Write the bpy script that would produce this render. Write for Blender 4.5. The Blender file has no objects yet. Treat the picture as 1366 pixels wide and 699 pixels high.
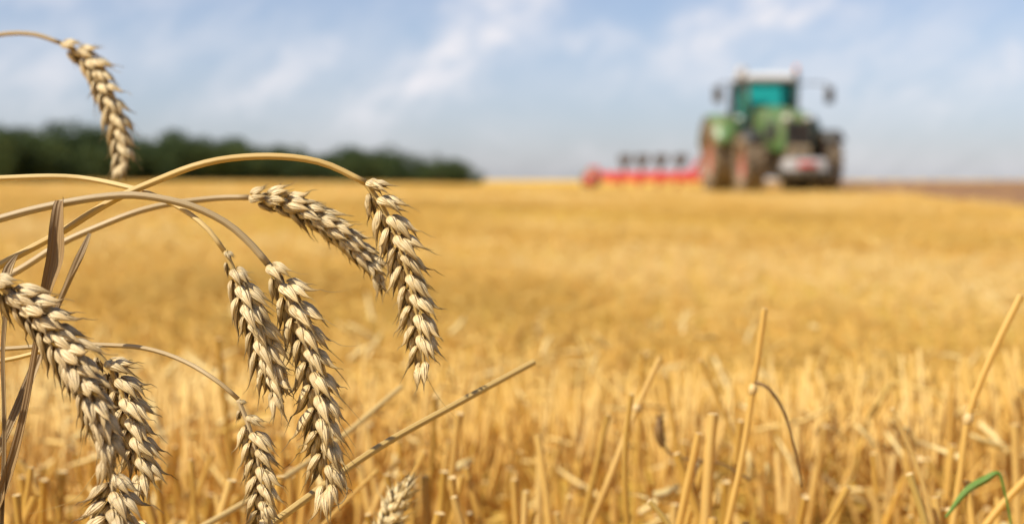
import bpy, math, random
import numpy as np
from mathutils import Vector, Matrix, Quaternion

random.seed(7)
rng = np.random.default_rng(7)
S = bpy.context.scene
R = math.radians

# ------------------------------------------------------------------ camera
W0, H0, FPX = 1366.0, 699.0, 1877.0
HORIZON = 240.0
CAM_Z = 0.38
PITCH = math.atan((H0 / 2 - HORIZON) / FPX)
cam_data = bpy.data.cameras.new('camera')
cam_data.sensor_width = 36.0
cam_data.lens = FPX / W0 * 36.0
cam_data.clip_start = 0.02
cam_data.clip_end = 20000
cam_data.dof.use_dof = True
cam_data.dof.focus_distance = 0.605
cam_data.dof.aperture_fstop = 7.8
cam = bpy.data.objects.new('camera', cam_data)
S.collection.objects.link(cam)
cam.location = (0, 0, CAM_Z)
cam.rotation_euler = (math.pi / 2 - PITCH, 0, 0)
S.camera = cam
_f = Vector((0, math.cos(PITCH), -math.sin(PITCH)))
_u = Vector((0, math.sin(PITCH), math.cos(PITCH)))


def P(px, py, d):
    """world point seen at photo pixel (px,py) at depth d metres"""
    return (Vector((0, 0, CAM_Z)) + _f * d + Vector((1, 0, 0)) * ((px - W0 / 2) / FPX * d)
            + _u * ((H0 / 2 - py) / FPX * d))


# ------------------------------------------------------------------ view, sun
S.view_settings.view_transform = 'Standard'
S.view_settings.look = 'None'
S.view_settings.exposure = 0.55
S.view_settings.gamma = 1.0
S.view_settings.use_curve_mapping = False
S.cycles.max_bounces = 8
S.cycles.transparent_max_bounces = 12

SUN_EL = R(50)
to_sun_xy = Vector((-0.84, -0.54)).normalized()
to_sun = Vector((to_sun_xy.x * math.cos(SUN_EL), to_sun_xy.y * math.cos(SUN_EL), math.sin(SUN_EL)))
sd = bpy.data.lights.new('sun', 'SUN')
sd.energy = 4.6
sd.angle = R(0.5)
sd.color = (1.0, 0.94, 0.81)
so = bpy.data.objects.new('sun', sd)
S.collection.objects.link(so)
so.rotation_euler = (-to_sun).to_track_quat('-Z', 'Y').to_euler()


# ------------------------------------------------------------------ node helper
class NT:
    def __init__(s, tree):
        s.t = tree
        tree.nodes.clear()

    def n(s, typ, ins=None, **kw):
        nd = s.t.nodes.new(typ)
        for k, v in kw.items():
            setattr(nd, k, v)
        if ins:
            for k, v in ins.items():
                sock = nd.inputs[k]
                if isinstance(v, bpy.types.NodeSocket):
                    s.t.links.new(v, sock)
                else:
                    sock.default_value = v
        return nd

    def math(s, op, a, b=0.0, c=0.0, clamp=False):
        nd = s.n('ShaderNodeMath', {0: a, 1: b, 2: c}, operation=op, use_clamp=clamp)
        return nd.outputs[0]

    def mix(s, f, a, b, blend='MIX'):
        nd = s.n('ShaderNodeMix', data_type='RGBA', blend_type=blend)
        for i, v in ((0, f), (6, a), (7, b)):
            if isinstance(v, bpy.types.NodeSocket):
                s.t.links.new(v, nd.inputs[i])
            else:
                nd.inputs[i].default_value = v if i == 0 else (*v, 1.0)[:4]
        return nd.outputs[2]

    def ramp(s, f, stops):
        nd = s.n('ShaderNodeValToRGB', {0: f})
        el = nd.color_ramp.elements
        while len(el) < len(stops):
            el.new(0.5)
        for e, (p, c) in zip(el, stops):
            e.position = p
            e.color = (*c, 1.0)[:4] if hasattr(c, '__len__') else (c, c, c, 1)
        return nd.outputs[0]

    def noise(s, vec, scale, detail=3.0, rough=0.55, dist=0.0):
        nd = s.n('ShaderNodeTexNoise', {'Scale': scale, 'Detail': detail, 'Roughness': rough, 'Distortion': dist})
        if vec is not None:
            s.t.links.new(vec, nd.inputs['Vector'])
        return nd.outputs[0]


# ------------------------------------------------------------------ sky with thin high clouds
world = bpy.data.worlds.new('World')
S.world = world
world.use_nodes = True
w = NT(world.node_tree)
sky = w.n('ShaderNodeTexSky', sky_type='NISHITA', sun_disc=False, sun_elevation=SUN_EL,
          sun_rotation=math.atan2(to_sun_xy.x, to_sun_xy.y) % (2 * math.pi),
          altitude=200.0, air_density=1.0, dust_density=0.6, ozone_density=1.5)
hs = w.n('ShaderNodeHueSaturation', {'Saturation': 0.80, 'Value': 0.97, 'Color': sky.outputs[0]})
hs = w.n('ShaderNodeVectorMath', {0: hs.outputs[0], 1: (0.94, 0.975, 1.15)}, operation='MULTIPLY')
tc = w.n('ShaderNodeTexCoord')
el0 = w.n('ShaderNodeSeparateXYZ', {0: tc.outputs['Generated']}).outputs[2]
lowair = w.n('ShaderNodeMapRange', {0: el0, 1: 0.0, 2: 0.10, 3: 0.0, 4: 1.0}).outputs[0]
airt = w.mix(lowair, (0.89, 0.90, 0.98), (1.0, 1.0, 1.0))
hs = w.n('ShaderNodeVectorMath', {0: hs.outputs[0], 1: airt}, operation='MULTIPLY')
bg = w.n('ShaderNodeBackground', {'Color': hs.outputs[0], 'Strength': 0.074})
sx = w.n('ShaderNodeSeparateXYZ', {0: tc.outputs['Generated']})
X_, Y_, Z_ = sx.outputs
az = w.math('ARCTAN2', X_, Y_)                      # azimuth from +Y
el = w.math('ARCSINE', Z_)
azel = w.n('ShaderNodeCombineXYZ', {0: az, 1: el, 2: 0.0}).outputs[0]
warp = w.n('ShaderNodeTexNoise', {'Vector': azel, 'Scale': 30.0, 'Detail': 4.0})
wv = w.n('ShaderNodeVectorMath', {0: warp.outputs['Color'], 1: (0.5, 0.5, 0.5)}, operation='SUBTRACT').outputs[0]
wv = w.n('ShaderNodeVectorMath', {0: wv, 3: 0.045}, operation='SCALE').outputs[0]
azel2 = w.n('ShaderNodeVectorMath', {0: azel, 1: wv}, operation='ADD').outputs[0]


def cloud_blob(px, py, lx, ly, ang, amp):
    """one streak of thin cloud, centre in photo pixels turned to azimuth/elevation"""
    a0 = math.atan((px - W0 / 2) / FPX)
    e0 = math.atan((HORIZON - py) / FPX)
    mp = w.n('ShaderNodeMapping', {'Vector': azel2, 'Location': (a0, e0, 0), 'Rotation': (0, 0, R(ang)),
                                   'Scale': (lx / FPX, ly * 1.35 / FPX, 1)}, vector_type='TEXTURE')
    ln = w.n('ShaderNodeVectorMath', {0: mp.outputs[0]}, operation='LENGTH').outputs['Value']
    sq = w.math('MULTIPLY', ln, ln)
    g = w.math('POWER', 2.718, w.math('MULTIPLY', sq, -1.0))
    return w.math('MULTIPLY', g, amp)


blobs = [(610, 75, 150, 34, 33, .85), (650, 20, 80, 34, 20, .5), (370, 105, 120, 26, 28, .75), (500, 130, 110, 28, 22, .5),
         (230, 60, 190, 40, 10, .45), (30, 110, 90, 45, 0, .6), (50, 2, 170, 16, 0, .55),
         (790, 50, 70, 18, -22, .55), (945, 48, 75, 28, 28, .95), (1060, 25, 75, 16, 5, .9), (1190, 70, 160, 35, 22, .55),
         (1290, 130, 140, 26, 8, .6), (850, 110, 180, 24, 5, .35), (1010, 105, 80, 30, 5, .3), (1350, 90, 60, 20, 20, .5),
         (700, 222, 520, 22, 0, .30), (1250, 224, 300, 28, 0, .28)]
tot = None
for b in blobs:
    o = cloud_blob(*b)
    tot = o if tot is None else w.math('ADD', tot, o)
mpn = w.n('ShaderNodeMapping', {'Vector': azel, 'Rotation': (0, 0, R(28)), 'Scale': (0.04, 0.022, 1)}, vector_type='TEXTURE')
nz = w.noise(mpn.outputs[0], 1.0, 5.0, 0.6, 0.4)
nzr = w.n('ShaderNodeMapRange', {0: nz, 1: 0.32, 2: 0.68, 3: 0.3, 4: 1.3}).outputs[0]
frontm = w.math('MULTIPLY', tot, nzr)
# away from the pictured part of the sky, wisps by noise alone
mpn2 = w.n('ShaderNodeMapping', {'Vector': tc.outputs['Generated'], 'Scale': (3.0, 3.0, 7.0)})
nz2 = w.noise(mpn2.outputs[0], 1.6, 5.0, 0.6, 0.5)
wisps = w.n('ShaderNodeMapRange', {0: nz2, 1: 0.5, 2: 0.75, 3: 0.0, 4: 0.6}).outputs[0]
mask = w.math('MULTIPLY', w.math('MAXIMUM', frontm, w.math('MULTIPLY', wisps, 0.5)), 0.75, clamp=True)
cloud = w.n('ShaderNodeBackground', {'Color': (0.62, 0.605, 0.63, 1), 'Strength': 1.0})
mxs = w.n('ShaderNodeMixShader', {0: mask, 1: bg.outputs[0], 2: cloud.outputs[0]})
w.n('ShaderNodeOutputWorld', {'Surface': mxs.outputs[0]})


# ------------------------------------------------------------------ materials
def new_mat(name):
    m = bpy.data.materials.new(name)
    m.use_nodes = True
    return m, NT(m.node_tree)


def plain(name, col, rough=0.5, metal=0.0, noise=0.12, nscale=6.0, dirt=None, dirt_amt=0.5, coat=0.0):
    m, t = new_mat(name)
    tcn = t.n('ShaderNodeTexCoord').outputs['Object']
    nf = t.noise(tcn, nscale, 5)
    dark = tuple(c * (1 - noise * 2) for c in col)
    lite = tuple(min(1, c * (1 + noise)) for c in col)
    c = t.mix(nf, dark, lite)
    if dirt:
        df = t.n('ShaderNodeMapRange', {0: t.noise(tcn, nscale * 0.6, 6, 0.65), 1: 0.62 - dirt_amt * 0.3, 2: 0.75, 3: 0, 4: 0.9}).outputs[0]
        c = t.mix(df, c, dirt)
    b = t.n('ShaderNodeBsdfPrincipled', {'Base Color': c, 'Roughness': rough, 'Metallic': metal, 'Coat Weight': coat})
    t.n('ShaderNodeOutputMaterial', {'Surface': b.outputs[0]})
    return m


def straw_mat(name, base, dark, pale, ribs=7.0, translucent=0.12, rough=0.5, bump=0.5, spots=0.35, use_obj=True, spec=0.35):
    """dry cereal stem / leaf: stripes run along UV.x, ribs across UV.y"""
    m, t = new_mat(name)
    uv = t.n('ShaderNodeUVMap').outputs[0]
    oi = t.n('ShaderNodeObjectInfo')
    at = t.n('ShaderNodeAttribute', attribute_name='tint')
    rnd = oi.outputs['Random']
    var = t.math('FRACT', t.math('ADD', rnd, at.outputs['Fac'])) if use_obj else at.outputs['Fac']
    off = t.n('ShaderNodeCombineXYZ', {0: t.math('MULTIPLY', var, 37.0), 1: 0.0, 2: t.math('MULTIPLY', var, 11.0)}).outputs[0]
    v2 = t.n('ShaderNodeVectorMath', {0: uv, 1: off}, operation='ADD').outputs[0]
    mp = t.n('ShaderNodeMapping', {'Vector': v2, 'Scale': (0.35, ribs * 2.2, 1)})
    streak = t.noise(mp.outputs[0], 2.0, 4, 0.6)
    c = t.ramp(streak, [(0.3, dark), (0.5, base), (0.72, pale)])
    tone = t.ramp(var, [(0.0, tuple(x * 0.66 for x in base)), (0.5, base), (1.0, pale)])
    c = t.mix(0.5 if use_obj else 0.72, c, tone)
    blot = t.noise(v2, 1.1, 5, 0.65, 0.4)
    bf = t.n('ShaderNodeMapRange', {0: blot, 1: 0.56, 2: 0.74, 3: 0.0, 4: spots}).outputs[0]
    c = t.mix(bf, c, dark)
    sepuv = t.n('ShaderNodeSeparateXYZ', {0: uv})
    if name == 'leaf_dry':      # shade on one half of the folded blade, painted in as dark brown
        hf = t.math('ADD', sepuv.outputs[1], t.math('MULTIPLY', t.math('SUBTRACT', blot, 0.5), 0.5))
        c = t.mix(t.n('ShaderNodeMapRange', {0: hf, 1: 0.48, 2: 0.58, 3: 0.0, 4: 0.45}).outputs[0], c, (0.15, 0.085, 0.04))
    rib = t.math('SINE', t.math('MULTIPLY', sepuv.outputs[1], ribs * 6.283))
    hgt = t.math('ADD', t.math('MULTIPLY', rib, 0.5), t.math('MULTIPLY', streak, 1.2))
    bp = t.n('ShaderNodeBump', {'Strength': bump, 'Distance': 0.00025, 'Height': hgt})
    b = t.n('ShaderNodeBsdfPrincipled', {'Base Color': c, 'Roughness': rough, 'Normal': bp.outputs[0], 'Specular IOR Level': spec})
    tr = t.n('ShaderNodeBsdfTranslucent', {'Color': c, 'Normal': bp.outputs[0]})
    mx = t.n('ShaderNodeMixShader', {0: translucent, 1: b.outputs[0], 2: tr.outputs[0]})
    t.n('ShaderNodeOutputMaterial', {'Surface': mx.outputs[0]})
    return m


def bract_mat(name, base, pale, tip, grey=(0.42, 0.34, 0.25), greyness=0.4):
    m, t = new_mat(name)
    uv = t.n('ShaderNodeUVMap').outputs[0]
    sep = t.n('ShaderNodeSeparateXYZ', {0: uv})
    oi = t.n('ShaderNodeObjectInfo')
    at = t.n('ShaderNodeAttribute', attribute_name='tint')
    var = t.math('FRACT', t.math('ADD', oi.outputs['Random'], at.outputs['Fac']))
    along = sep.outputs[0]
    off = t.n('ShaderNodeCombineXYZ', {0: t.math('MULTIPLY', var, 23.0), 1: t.math('MULTIPLY', var, 7.0), 2: 0.0}).outputs[0]
    v2 = t.n('ShaderNodeVectorMath', {0: uv, 1: off}, operation='ADD').outputs[0]
    mp = t.n('ShaderNodeMapping', {'Vector': v2, 'Scale': (0.9, 7.0, 1)})
    streak = t.noise(mp.outputs[0], 2.4, 4, 0.6)
    wob = t.math('ADD', along, t.math('MULTIPLY', t.math('SUBTRACT', streak, 0.5), 0.35))
    c = t.ramp(wob, [(0.0, tip), (0.08, base), (0.34, pale), (0.68, base), (0.97, tip)])
    c = t.mix(t.n('ShaderNodeMapRange', {0: streak, 1: 0.42, 2: 0.72, 3: 0.0, 4: 0.55}).outputs[0], c, grey)
    tone = t.ramp(var, [(0.0, (0.82, 0.78, 0.70)), (0.5, (1.0, 0.98, 0.94)), (1.0, (1.08, 1.06, 1.02))])
    c = t.mix(1.0, c, tone, 'MULTIPLY')
    tcn = t.n('ShaderNodeTexCoord').outputs['Object']
    sp = t.noise(tcn, 420.0, 3, 0.6)
    c = t.mix(t.n('ShaderNodeMapRange', {0: sp, 1: 0.56, 2: 0.72, 3: 0.0, 4: greyness}).outputs[0], c, grey)
    sp2 = t.noise(tcn, 1100.0, 2, 0.5)
    c = t.mix(t.n('ShaderNodeMapRange', {0: sp2, 1: 0.66, 2: 0.74, 3: 0.0, 4: 0.6}).outputs[0], c, (0.16, 0.09, 0.04))
    rib = t.math('SINE', t.math('MULTIPLY', sep.outputs[1], 7 * 6.283))
    hgt = t.math('ADD', t.math('MULTIPLY', rib, 0.45), t.math('MULTIPLY', streak, 1.3))
    bp = t.n('ShaderNodeBump', {'Strength': 0.85, 'Distance': 0.00045, 'Height': hgt})
    b = t.n('ShaderNodeBsdfPrincipled', {'Base Color': c, 'Roughness': 0.52, 'Normal': bp.outputs[0], 'Specular IOR Level': 0.35})
    tr = t.n('ShaderNodeBsdfTranslucent', {'Color': c, 'Normal': bp.outputs[0]})
    mx = t.n('ShaderNodeMixShader', {0: 0.14, 1: b.outputs[0], 2: tr.outputs[0]})
    t.n('ShaderNodeOutputMaterial', {'Surface': mx.outputs[0]})
    return m


M = {}
M['stem_gold'] = straw_mat('stem_gold', (0.60, 0.40, 0.13), (0.38, 0.22, 0.07), (0.74, 0.56, 0.27), ribs=6, spots=0.3)
M['stem_grey'] = straw_mat('stem_grey', (0.50, 0.36, 0.18), (0.28, 0.18, 0.085), (0.66, 0.52, 0.31), ribs=6, spots=0.45)
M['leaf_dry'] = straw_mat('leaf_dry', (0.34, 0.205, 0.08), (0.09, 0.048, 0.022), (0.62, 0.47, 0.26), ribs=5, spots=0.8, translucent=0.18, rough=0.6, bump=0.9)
M['stubble'] = straw_mat('stubble', (0.72, 0.43, 0.08), (0.50, 0.245, 0.025), (0.86, 0.65, 0.27), ribs=3, spots=0.3, translucent=0.38, bump=0.35)
M['stubble_far'] = straw_mat('stubble_far', (0.76, 0.47, 0.10), (0.58, 0.31, 0.045), (0.89, 0.68, 0.29), ribs=3, spots=0.1, translucent=0.38, bump=0.0, use_obj=False)
M['straw_pale'] = straw_mat('straw_pale', (0.78, 0.52, 0.13), (0.60, 0.34, 0.055), (0.91, 0.75, 0.38), ribs=3, spots=0.2, translucent=0.3, bump=0.2, use_obj=False)
M['cut_end'] = plain('cut_end', (0.66, 0.47, 0.22), 0.7, noise=0.15, nscale=300)
M['bract_gold'] = bract_mat('bract_gold', (0.73, 0.53, 0.25), (0.80, 0.66, 0.41), (0.50, 0.34, 0.13), grey=(0.66, 0.46, 0.21), greyness=0.25)
M['bract_buff'] = bract_mat('bract_buff', (0.70, 0.51, 0.25), (0.78, 0.65, 0.41), (0.46, 0.32, 0.13), grey=(0.58, 0.41, 0.20), greyness=0.35)
M['bract_grey'] = bract_mat('bract_grey', (0.60, 0.435, 0.215), (0.76, 0.62, 0.39), (0.40, 0.25, 0.105), grey=(0.44, 0.30, 0.15), greyness=0.45)
M['joint'] = plain('joint', (0.62, 0.42, 0.17), 0.6, noise=0.2, nscale=200)
M['bract_pale'] = bract_mat('bract_pale', (0.84, 0.62, 0.28), (0.95, 0.82, 0.52), (0.86, 0.66, 0.34), grey=(0.72, 0.52, 0.24), greyness=0.1)
M['node'] = plain('stem_node', (0.24, 0.14, 0.06), 0.6, noise=0.2, nscale=200)
M['dark_stem'] = straw_mat('dark_stem', (0.24, 0.13, 0.04), (0.13, 0.065, 0.02), (0.42, 0.25, 0.09), ribs=4, spots=0.5)
M['green_blade'] = straw_mat('green_blade', (0.12, 0.25, 0.03), (0.07, 0.15, 0.02), (0.26, 0.36, 0.08), ribs=5, spots=0.0, translucent=0.3)

# ground
m, t = new_mat('stubble_ground')
tcn = t.n('ShaderNodeTexCoord').outputs['Object']
big = t.noise(tcn, 0.5, 4, 0.6)
fine = t.noise(tcn, 55.0, 5, 0.7)
soil = t.mix(fine, (0.34, 0.19, 0.05), (0.60, 0.36, 0.08))
strawc = t.mix(t.noise(tcn, 18.0, 5, 0.7), (0.60, 0.36, 0.055), (0.76, 0.50, 0.11))
c = t.mix(t.n('ShaderNodeMapRange', {0: big, 1: 0.25, 2: 0.55, 3: 0.35, 4: 0.95}).outputs[0], soil, strawc)
bp = t.n('ShaderNodeBump', {'Strength': 1.0, 'Distance': 0.02, 'Height': fine})
b = t.n('ShaderNodeBsdfPrincipled', {'Base Color': c, 'Roughness': 0.95, 'Normal': bp.outputs[0], 'Specular IOR Level': 0.1})
t.n('ShaderNodeOutputMaterial', {'Surface': b.outputs[0]})
M['ground'] = m
M['soil'] = plain('ploughed_soil', (0.23, 0.115, 0.045), 0.95, noise=0.22, nscale=9.0)
M['bark'] = plain('bark', (0.10, 0.075, 0.05), 0.9, noise=0.2, nscale=3)
m, t = new_mat('foliage')
oi = t.n('ShaderNodeObjectInfo')
at = t.n('ShaderNodeAttribute', attribute_name='tint')
c = t.ramp(at.outputs['Fac'], [(0.0, (0.030, 0.048, 0.018)), (0.6, (0.062, 0.088, 0.030)), (1.0, (0.12, 0.145, 0.05))])
c2 = t.ramp(oi.outputs['Random'], [(0.0, (0.75, 0.85, 0.9)), (1.0, (1.15, 1.1, 0.9))])
c = t.mix(1.0, c, c2, 'MULTIPLY')
b = t.n('ShaderNodeBsdfPrincipled', {'Base Color': c, 'Roughness': 0.7, 'Specular IOR Level': 0.2})
tr = t.n('ShaderNodeBsdfTranslucent', {'Color': c})
mx = t.n('ShaderNodeMixShader', {0: 0.25, 1: b.outputs[0], 2: tr.outputs[0]})
t.n('ShaderNodeOutputMaterial', {'Surface': mx.outputs[0]})
M['foliage'] = m
MUD = (0.30, 0.21, 0.12)
M['green_paint'] = plain('green_paint', (0.075, 0.17, 0.045), 0.4, noise=0.08, dirt=MUD, dirt_amt=0.6, coat=0.3)
M['dark_metal'] = plain('dark_metal', (0.035, 0.037, 0.035), 0.5, noise=0.2, dirt=MUD, dirt_amt=0.3)
M['muddy_metal'] = plain('muddy_metal', (0.07, 0.06, 0.045), 0.8, noise=0.2, dirt=(0.42, 0.29, 0.15), dirt_amt=1.0)
M['grille'] = plain('grille_black', (0.03, 0.028, 0.026), 0.6, dirt=MUD, dirt_amt=0.3)
M['tyre'] = plain('tyre_rubber', (0.07, 0.055, 0.04), 0.85, noise=0.2, nscale=5, dirt=(0.36, 0.25, 0.14), dirt_amt=1.0)
M['red_paint'] = plain('red_paint', (0.55, 0.04, 0.03), 0.4, noise=0.1, dirt=MUD, dirt_amt=0.15, coat=0.2)
M['red_dusty'] = plain('red_dusty', (0.36, 0.05, 0.035), 0.6, noise=0.15, dirt=MUD, dirt_amt=0.9)
M['white_paint'] = plain('white_paint', (0.40, 0.38, 0.37), 0.45, noise=0.08, dirt=MUD, dirt_amt=0.3)
M['roof_white'] = plain('roof_white', (0.62, 0.61, 0.59), 0.4, noise=0.05)
M['steel'] = plain('worn_steel', (0.13, 0.11, 0.095), 0.45, metal=0.4, noise=0.25, nscale=4)
M['orange'] = plain('orange_lens', (0.8, 0.25, 0.03), 0.3)
M['lens'] = plain('lamp_lens', (0.75, 0.75, 0.72), 0.15)
M['seat'] = plain('seat_fabric', (0.03, 0.03, 0.035), 0.9)
m, t = new_mat('cab_glass')
tr = t.n('ShaderNodeBsdfTransparent', {'Color': (0.42, 0.86, 0.80, 1)})
gl = t.n('ShaderNodeBsdfGlossy', {'Color': (0.55, 0.9, 0.85, 1), 'Roughness': 0.05})
fr = t.n('ShaderNodeFresnel', {'IOR': 1.45})
mx = t.n('ShaderNodeMixShader', {0: fr.outputs[0], 1: tr.outputs[0], 2: gl.outputs[0]})
t.n('ShaderNodeOutputMaterial', {'Surface': mx.outputs[0]})
M['glass'] = m


# ------------------------------------------------------------------ mesh helper
class MB:
    """collects shapes, builds ONE mesh object"""
    def __init__(s):
        s.v, s.f, s.uv, s.tint, s.mi = [], [], [], [], []
        s.n = 0

    def add(s, verts, faces, uvs=None, tint=0.0, mi=0):
        verts = np.asarray(verts, float)
        s.v.append(verts)
        s.uv.append(np.zeros((len(verts), 2)) if uvs is None else np.asarray(uvs, float))
        s.tint.append(np.full(len(verts), tint))
        for f in faces:
            s.f.append([i + s.n for i in f])
            s.mi.append(mi)
        s.n += len(verts)
        return s

    def grid(s, g, uv=None, tint=0.0, closed=False, mi=0, caps=(False, False)):
        """g: rows x cols x 3"""
        r, c = g.shape[:2]
        faces = []
        cc = c if closed else c - 1
        for i in range(r - 1):
            for j in range(cc):
                a, b_ = i * c + j, i * c + (j + 1) % c
                faces.append((a, b_, b_ + c, a + c))
        if caps[0]:
            faces.append(tuple(range(c))[::-1])
        if caps[1]:
            faces.append(tuple(range((r - 1) * c, r * c)))
        if uv is None:
            uu, vv = np.meshgrid(np.linspace(0, 1, r), np.linspace(0, 1, c), indexing='ij')
            uv = np.stack([uu, vv], -1)
        s.add(g.reshape(-1, 3), faces, uv.reshape(-1, 2), tint, mi)
        return s

    def box(s, c, d, rot=None, taper=(1, 1), bevel=0.0, mi=0):
        """centre, full dims; taper scales top x,y; bevel chamfers the corners"""
        hx, hy, hz = d[0] / 2, d[1] / 2, d[2] / 2
        bv = min(bevel, hx * .9, hy * .9, hz * .9)
        rows = []
        levels = [(-hz, bv), (-hz + bv, 0), (hz - bv, 0), (hz, bv)] if bv > 0 else [(-hz, 0), (hz, 0)]
        for z, ins in levels:
            k = (z + hz) / (2 * hz)
            tx, ty = 1 + (taper[0] - 1) * k, 1 + (taper[1] - 1) * k
            x, y = (hx - ins) * tx, (hy - ins) * ty
            if bv > 0:
                q = bv * 0.8
                ring = [(-x + q, -y), (x - q, -y), (x, -y + q), (x, y - q), (x - q, y), (-x + q, y), (-x, y - q), (-x, -y + q)]
            else:
                ring = [(-x, -y), (x, -y), (x, y), (-x, y)]
            rows.append([(a, b_, z) for a, b_ in ring])
        g = np.array(rows, float)
        if rot is not None:
            Rm = np.array(rot.to_matrix() if hasattr(rot, 'to_matrix') else rot)
            g = g @ Rm.T
        g = g + np.array(c)
        return s.grid(g, closed=True, caps=(True, True), mi=mi)

    def lathe(s, prof, n=32, axis='X', c=(0, 0, 0), mi=0):
        """prof: list of (axial, radius)"""
        th = np.linspace(0, 2 * math.pi, n, endpoint=False)
        pr = np.array(prof, float)
        A = pr[:, 0][:, None] + 0 * th[None]
        rc, rs = pr[:, 1][:, None] * np.cos(th), pr[:, 1][:, None] * np.sin(th)
        g = {'X': np.stack([A, rc, rs], -1), 'Y': np.stack([rs, A, rc], -1), 'Z': np.stack([rc, rs, A], -1)}[axis]
        return s.grid(g + np.array(c), closed=True, mi=mi)

    def tube(s, pts, rad, sides=10, tint=0.0, caps=(True, True), mi=0, flat=None, usc=1.0, ang0=0.0):
        pts = np.asarray(pts, float)
        n = len(pts)
        rad = np.broadcast_to(np.asarray(rad, float), (n,))
        T, N, B = frames(pts)
        th = np.linspace(0, 2 * math.pi, sides, endpoint=False) + ang0
        fl = 1.0 if flat is None else flat
        g = pts[:, None] + rad[:, None, None] * (np.cos(th)[None, :, None] * N[:, None] + fl * np.sin(th)[None, :, None] * B[:, None])
        L = np.concatenate([[0], np.cumsum(np.linalg.norm(np.diff(pts, axis=0), axis=1))])
        uu, vv = np.meshgrid(L * usc, np.linspace(0, 1, sides), indexing='ij')
        return s.grid(g, np.stack([uu, vv], -1), tint, closed=True, mi=mi, caps=caps)

    def build(s, name, mats, parent=None, smooth=True, matrix=None, link=True):
        me = bpy.data.meshes.new(name)
        v = np.concatenate(s.v)
        me.from_pydata(v.tolist(), [], s.f)
        for mm in (mats if isinstance(mats, (list, tuple)) else [mats]):
            me.materials.append(mm)
        uvs = np.concatenate(s.uv)
        ul = me.uv_layers.new(name='UVMap')
        li = np.empty(len(me.loops), dtype=np.int32)
        me.loops.foreach_get('vertex_index', li)
        ul.data.foreach_set('uv', uvs[li].astype(np.float32).ravel())
        at = me.attributes.new('tint', 'FLOAT', 'POINT')
        at.data.foreach_set('value', np.concatenate(s.tint).astype(np.float32))
        if smooth:
            me.polygons.foreach_set('use_smooth', [True] * len(me.polygons))
        if any(s.mi):
            me.polygons.foreach_set('material_index', s.mi)
        me.update()
        if not link:
            return me
        o = bpy.data.objects.new(name, me)
        S.collection.objects.link(o)
        if parent:
            o.parent = parent
        return o


def frames(pts, ref=None):
    n = len(pts)
    T = np.gradient(pts, axis=0)
    T /= np.linalg.norm(T, axis=1)[:, None] + 1e-12
    r0 = np.array([0, 1.0, 0]) if ref is None else np.array(ref, float)
    if abs(np.dot(T[0], r0)) > 0.9:
        r0 = np.array([1.0, 0, 0])
    N = np.zeros_like(T)
    cur = r0
    for i in range(n):
        cur = cur - np.dot(cur, T[i]) * T[i]
        cur /= np.linalg.norm(cur)
        N[i] = cur
    return T, N, np.cross(T, N)


def spline(ctrl, n=40):
    """Catmull-Rom through control rows (any dimension), resampled evenly"""
    c = np.array([list(p) for p in ctrl], float)
    c = np.vstack([2 * c[0] - c[1], c, 2 * c[-1] - c[-2]])
    out = []
    for i in range(1, len(c) - 2):
        for t_ in np.linspace(0, 1, 16, endpoint=False):
            p0, p1, p2, p3 = c[i - 1], c[i], c[i + 1], c[i + 2]
            out.append(0.5 * (2 * p1 + (p2 - p0) * t_ + (2 * p0 - 5 * p1 + 4 * p2 - p3) * t_ ** 2 + (3 * p1 - p0 - 3 * p2 + p3) * t_ ** 3))
    out.append(c[-2])
    out = np.array(out)
    L = np.concatenate([[0], np.cumsum(np.linalg.norm(np.diff(out[:, :3], axis=0), axis=1))])
    q = np.linspace(0, L[-1], n)
    return np.stack([np.interp(q, L, out[:, k]) for k in range(out.shape[1])], 1)


def tag(o, label=None, cat=None, group=None, kind=None):
    for k, v in (('label', label), ('category', cat), ('group', group), ('kind', kind)):
        if v:
            o[k] = v
    return o


def empty(name, loc=(0, 0, 0), rz=0.0):
    o = bpy.data.objects.new(name, None)
    o.empty_display_size = 0.05
    S.collection.objects.link(o)
    o.location = loc
    o.rotation_euler = (0, 0, rz)
    return o


# ------------------------------------------------------------------ terrain
def sstep(a, b, x):
    k = np.clip((x - a) / (b - a), 0, 1)
    return k * k * (3 - 2 * k)


def ground_h(x, y):
    x, y = np.asarray(x, float), np.asarray(y, float)
    amp = 0.22 + (0.05 - 0.22) * sstep(-14, 5, x)
    rise = amp * sstep(3, 46, y)
    fall = -4.0 * sstep(60, 420, y)
    und = 0.022 * np.sin(x * 1.3 + y * 0.9) * sstep(1.5, 6, y) + 0.03 * np.sin(x * 0.45 - y * 0.33 + 1.0) * sstep(4, 12, y)
    return rise + fall + und * (y < 200)


ys = np.concatenate([np.linspace(-3, 8, 90), np.geomspace(8.2, 90, 110), np.geomspace(95, 9000, 60)])
xh = np.concatenate([np.linspace(0, 4, 40), np.geomspace(4.2, 60, 60), np.geomspace(70, 7000, 40)])
xs = np.concatenate([-xh[::-1], xh[1:]])
XX, YY = np.meshgrid(xs, np.concatenate([[-4000, -400, -40, -8], ys]))
ZZ = ground_h(XX, YY) + 0.006 * np.sin(XX * 9 + 3 * np.sin(YY * 7)) * (np.abs(YY) < 60) * np.sin(YY * 11)
gm = MB().grid(np.stack([XX, YY, ZZ], -1))
tag(gm.build('field', M['ground']), kind='structure')

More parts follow.
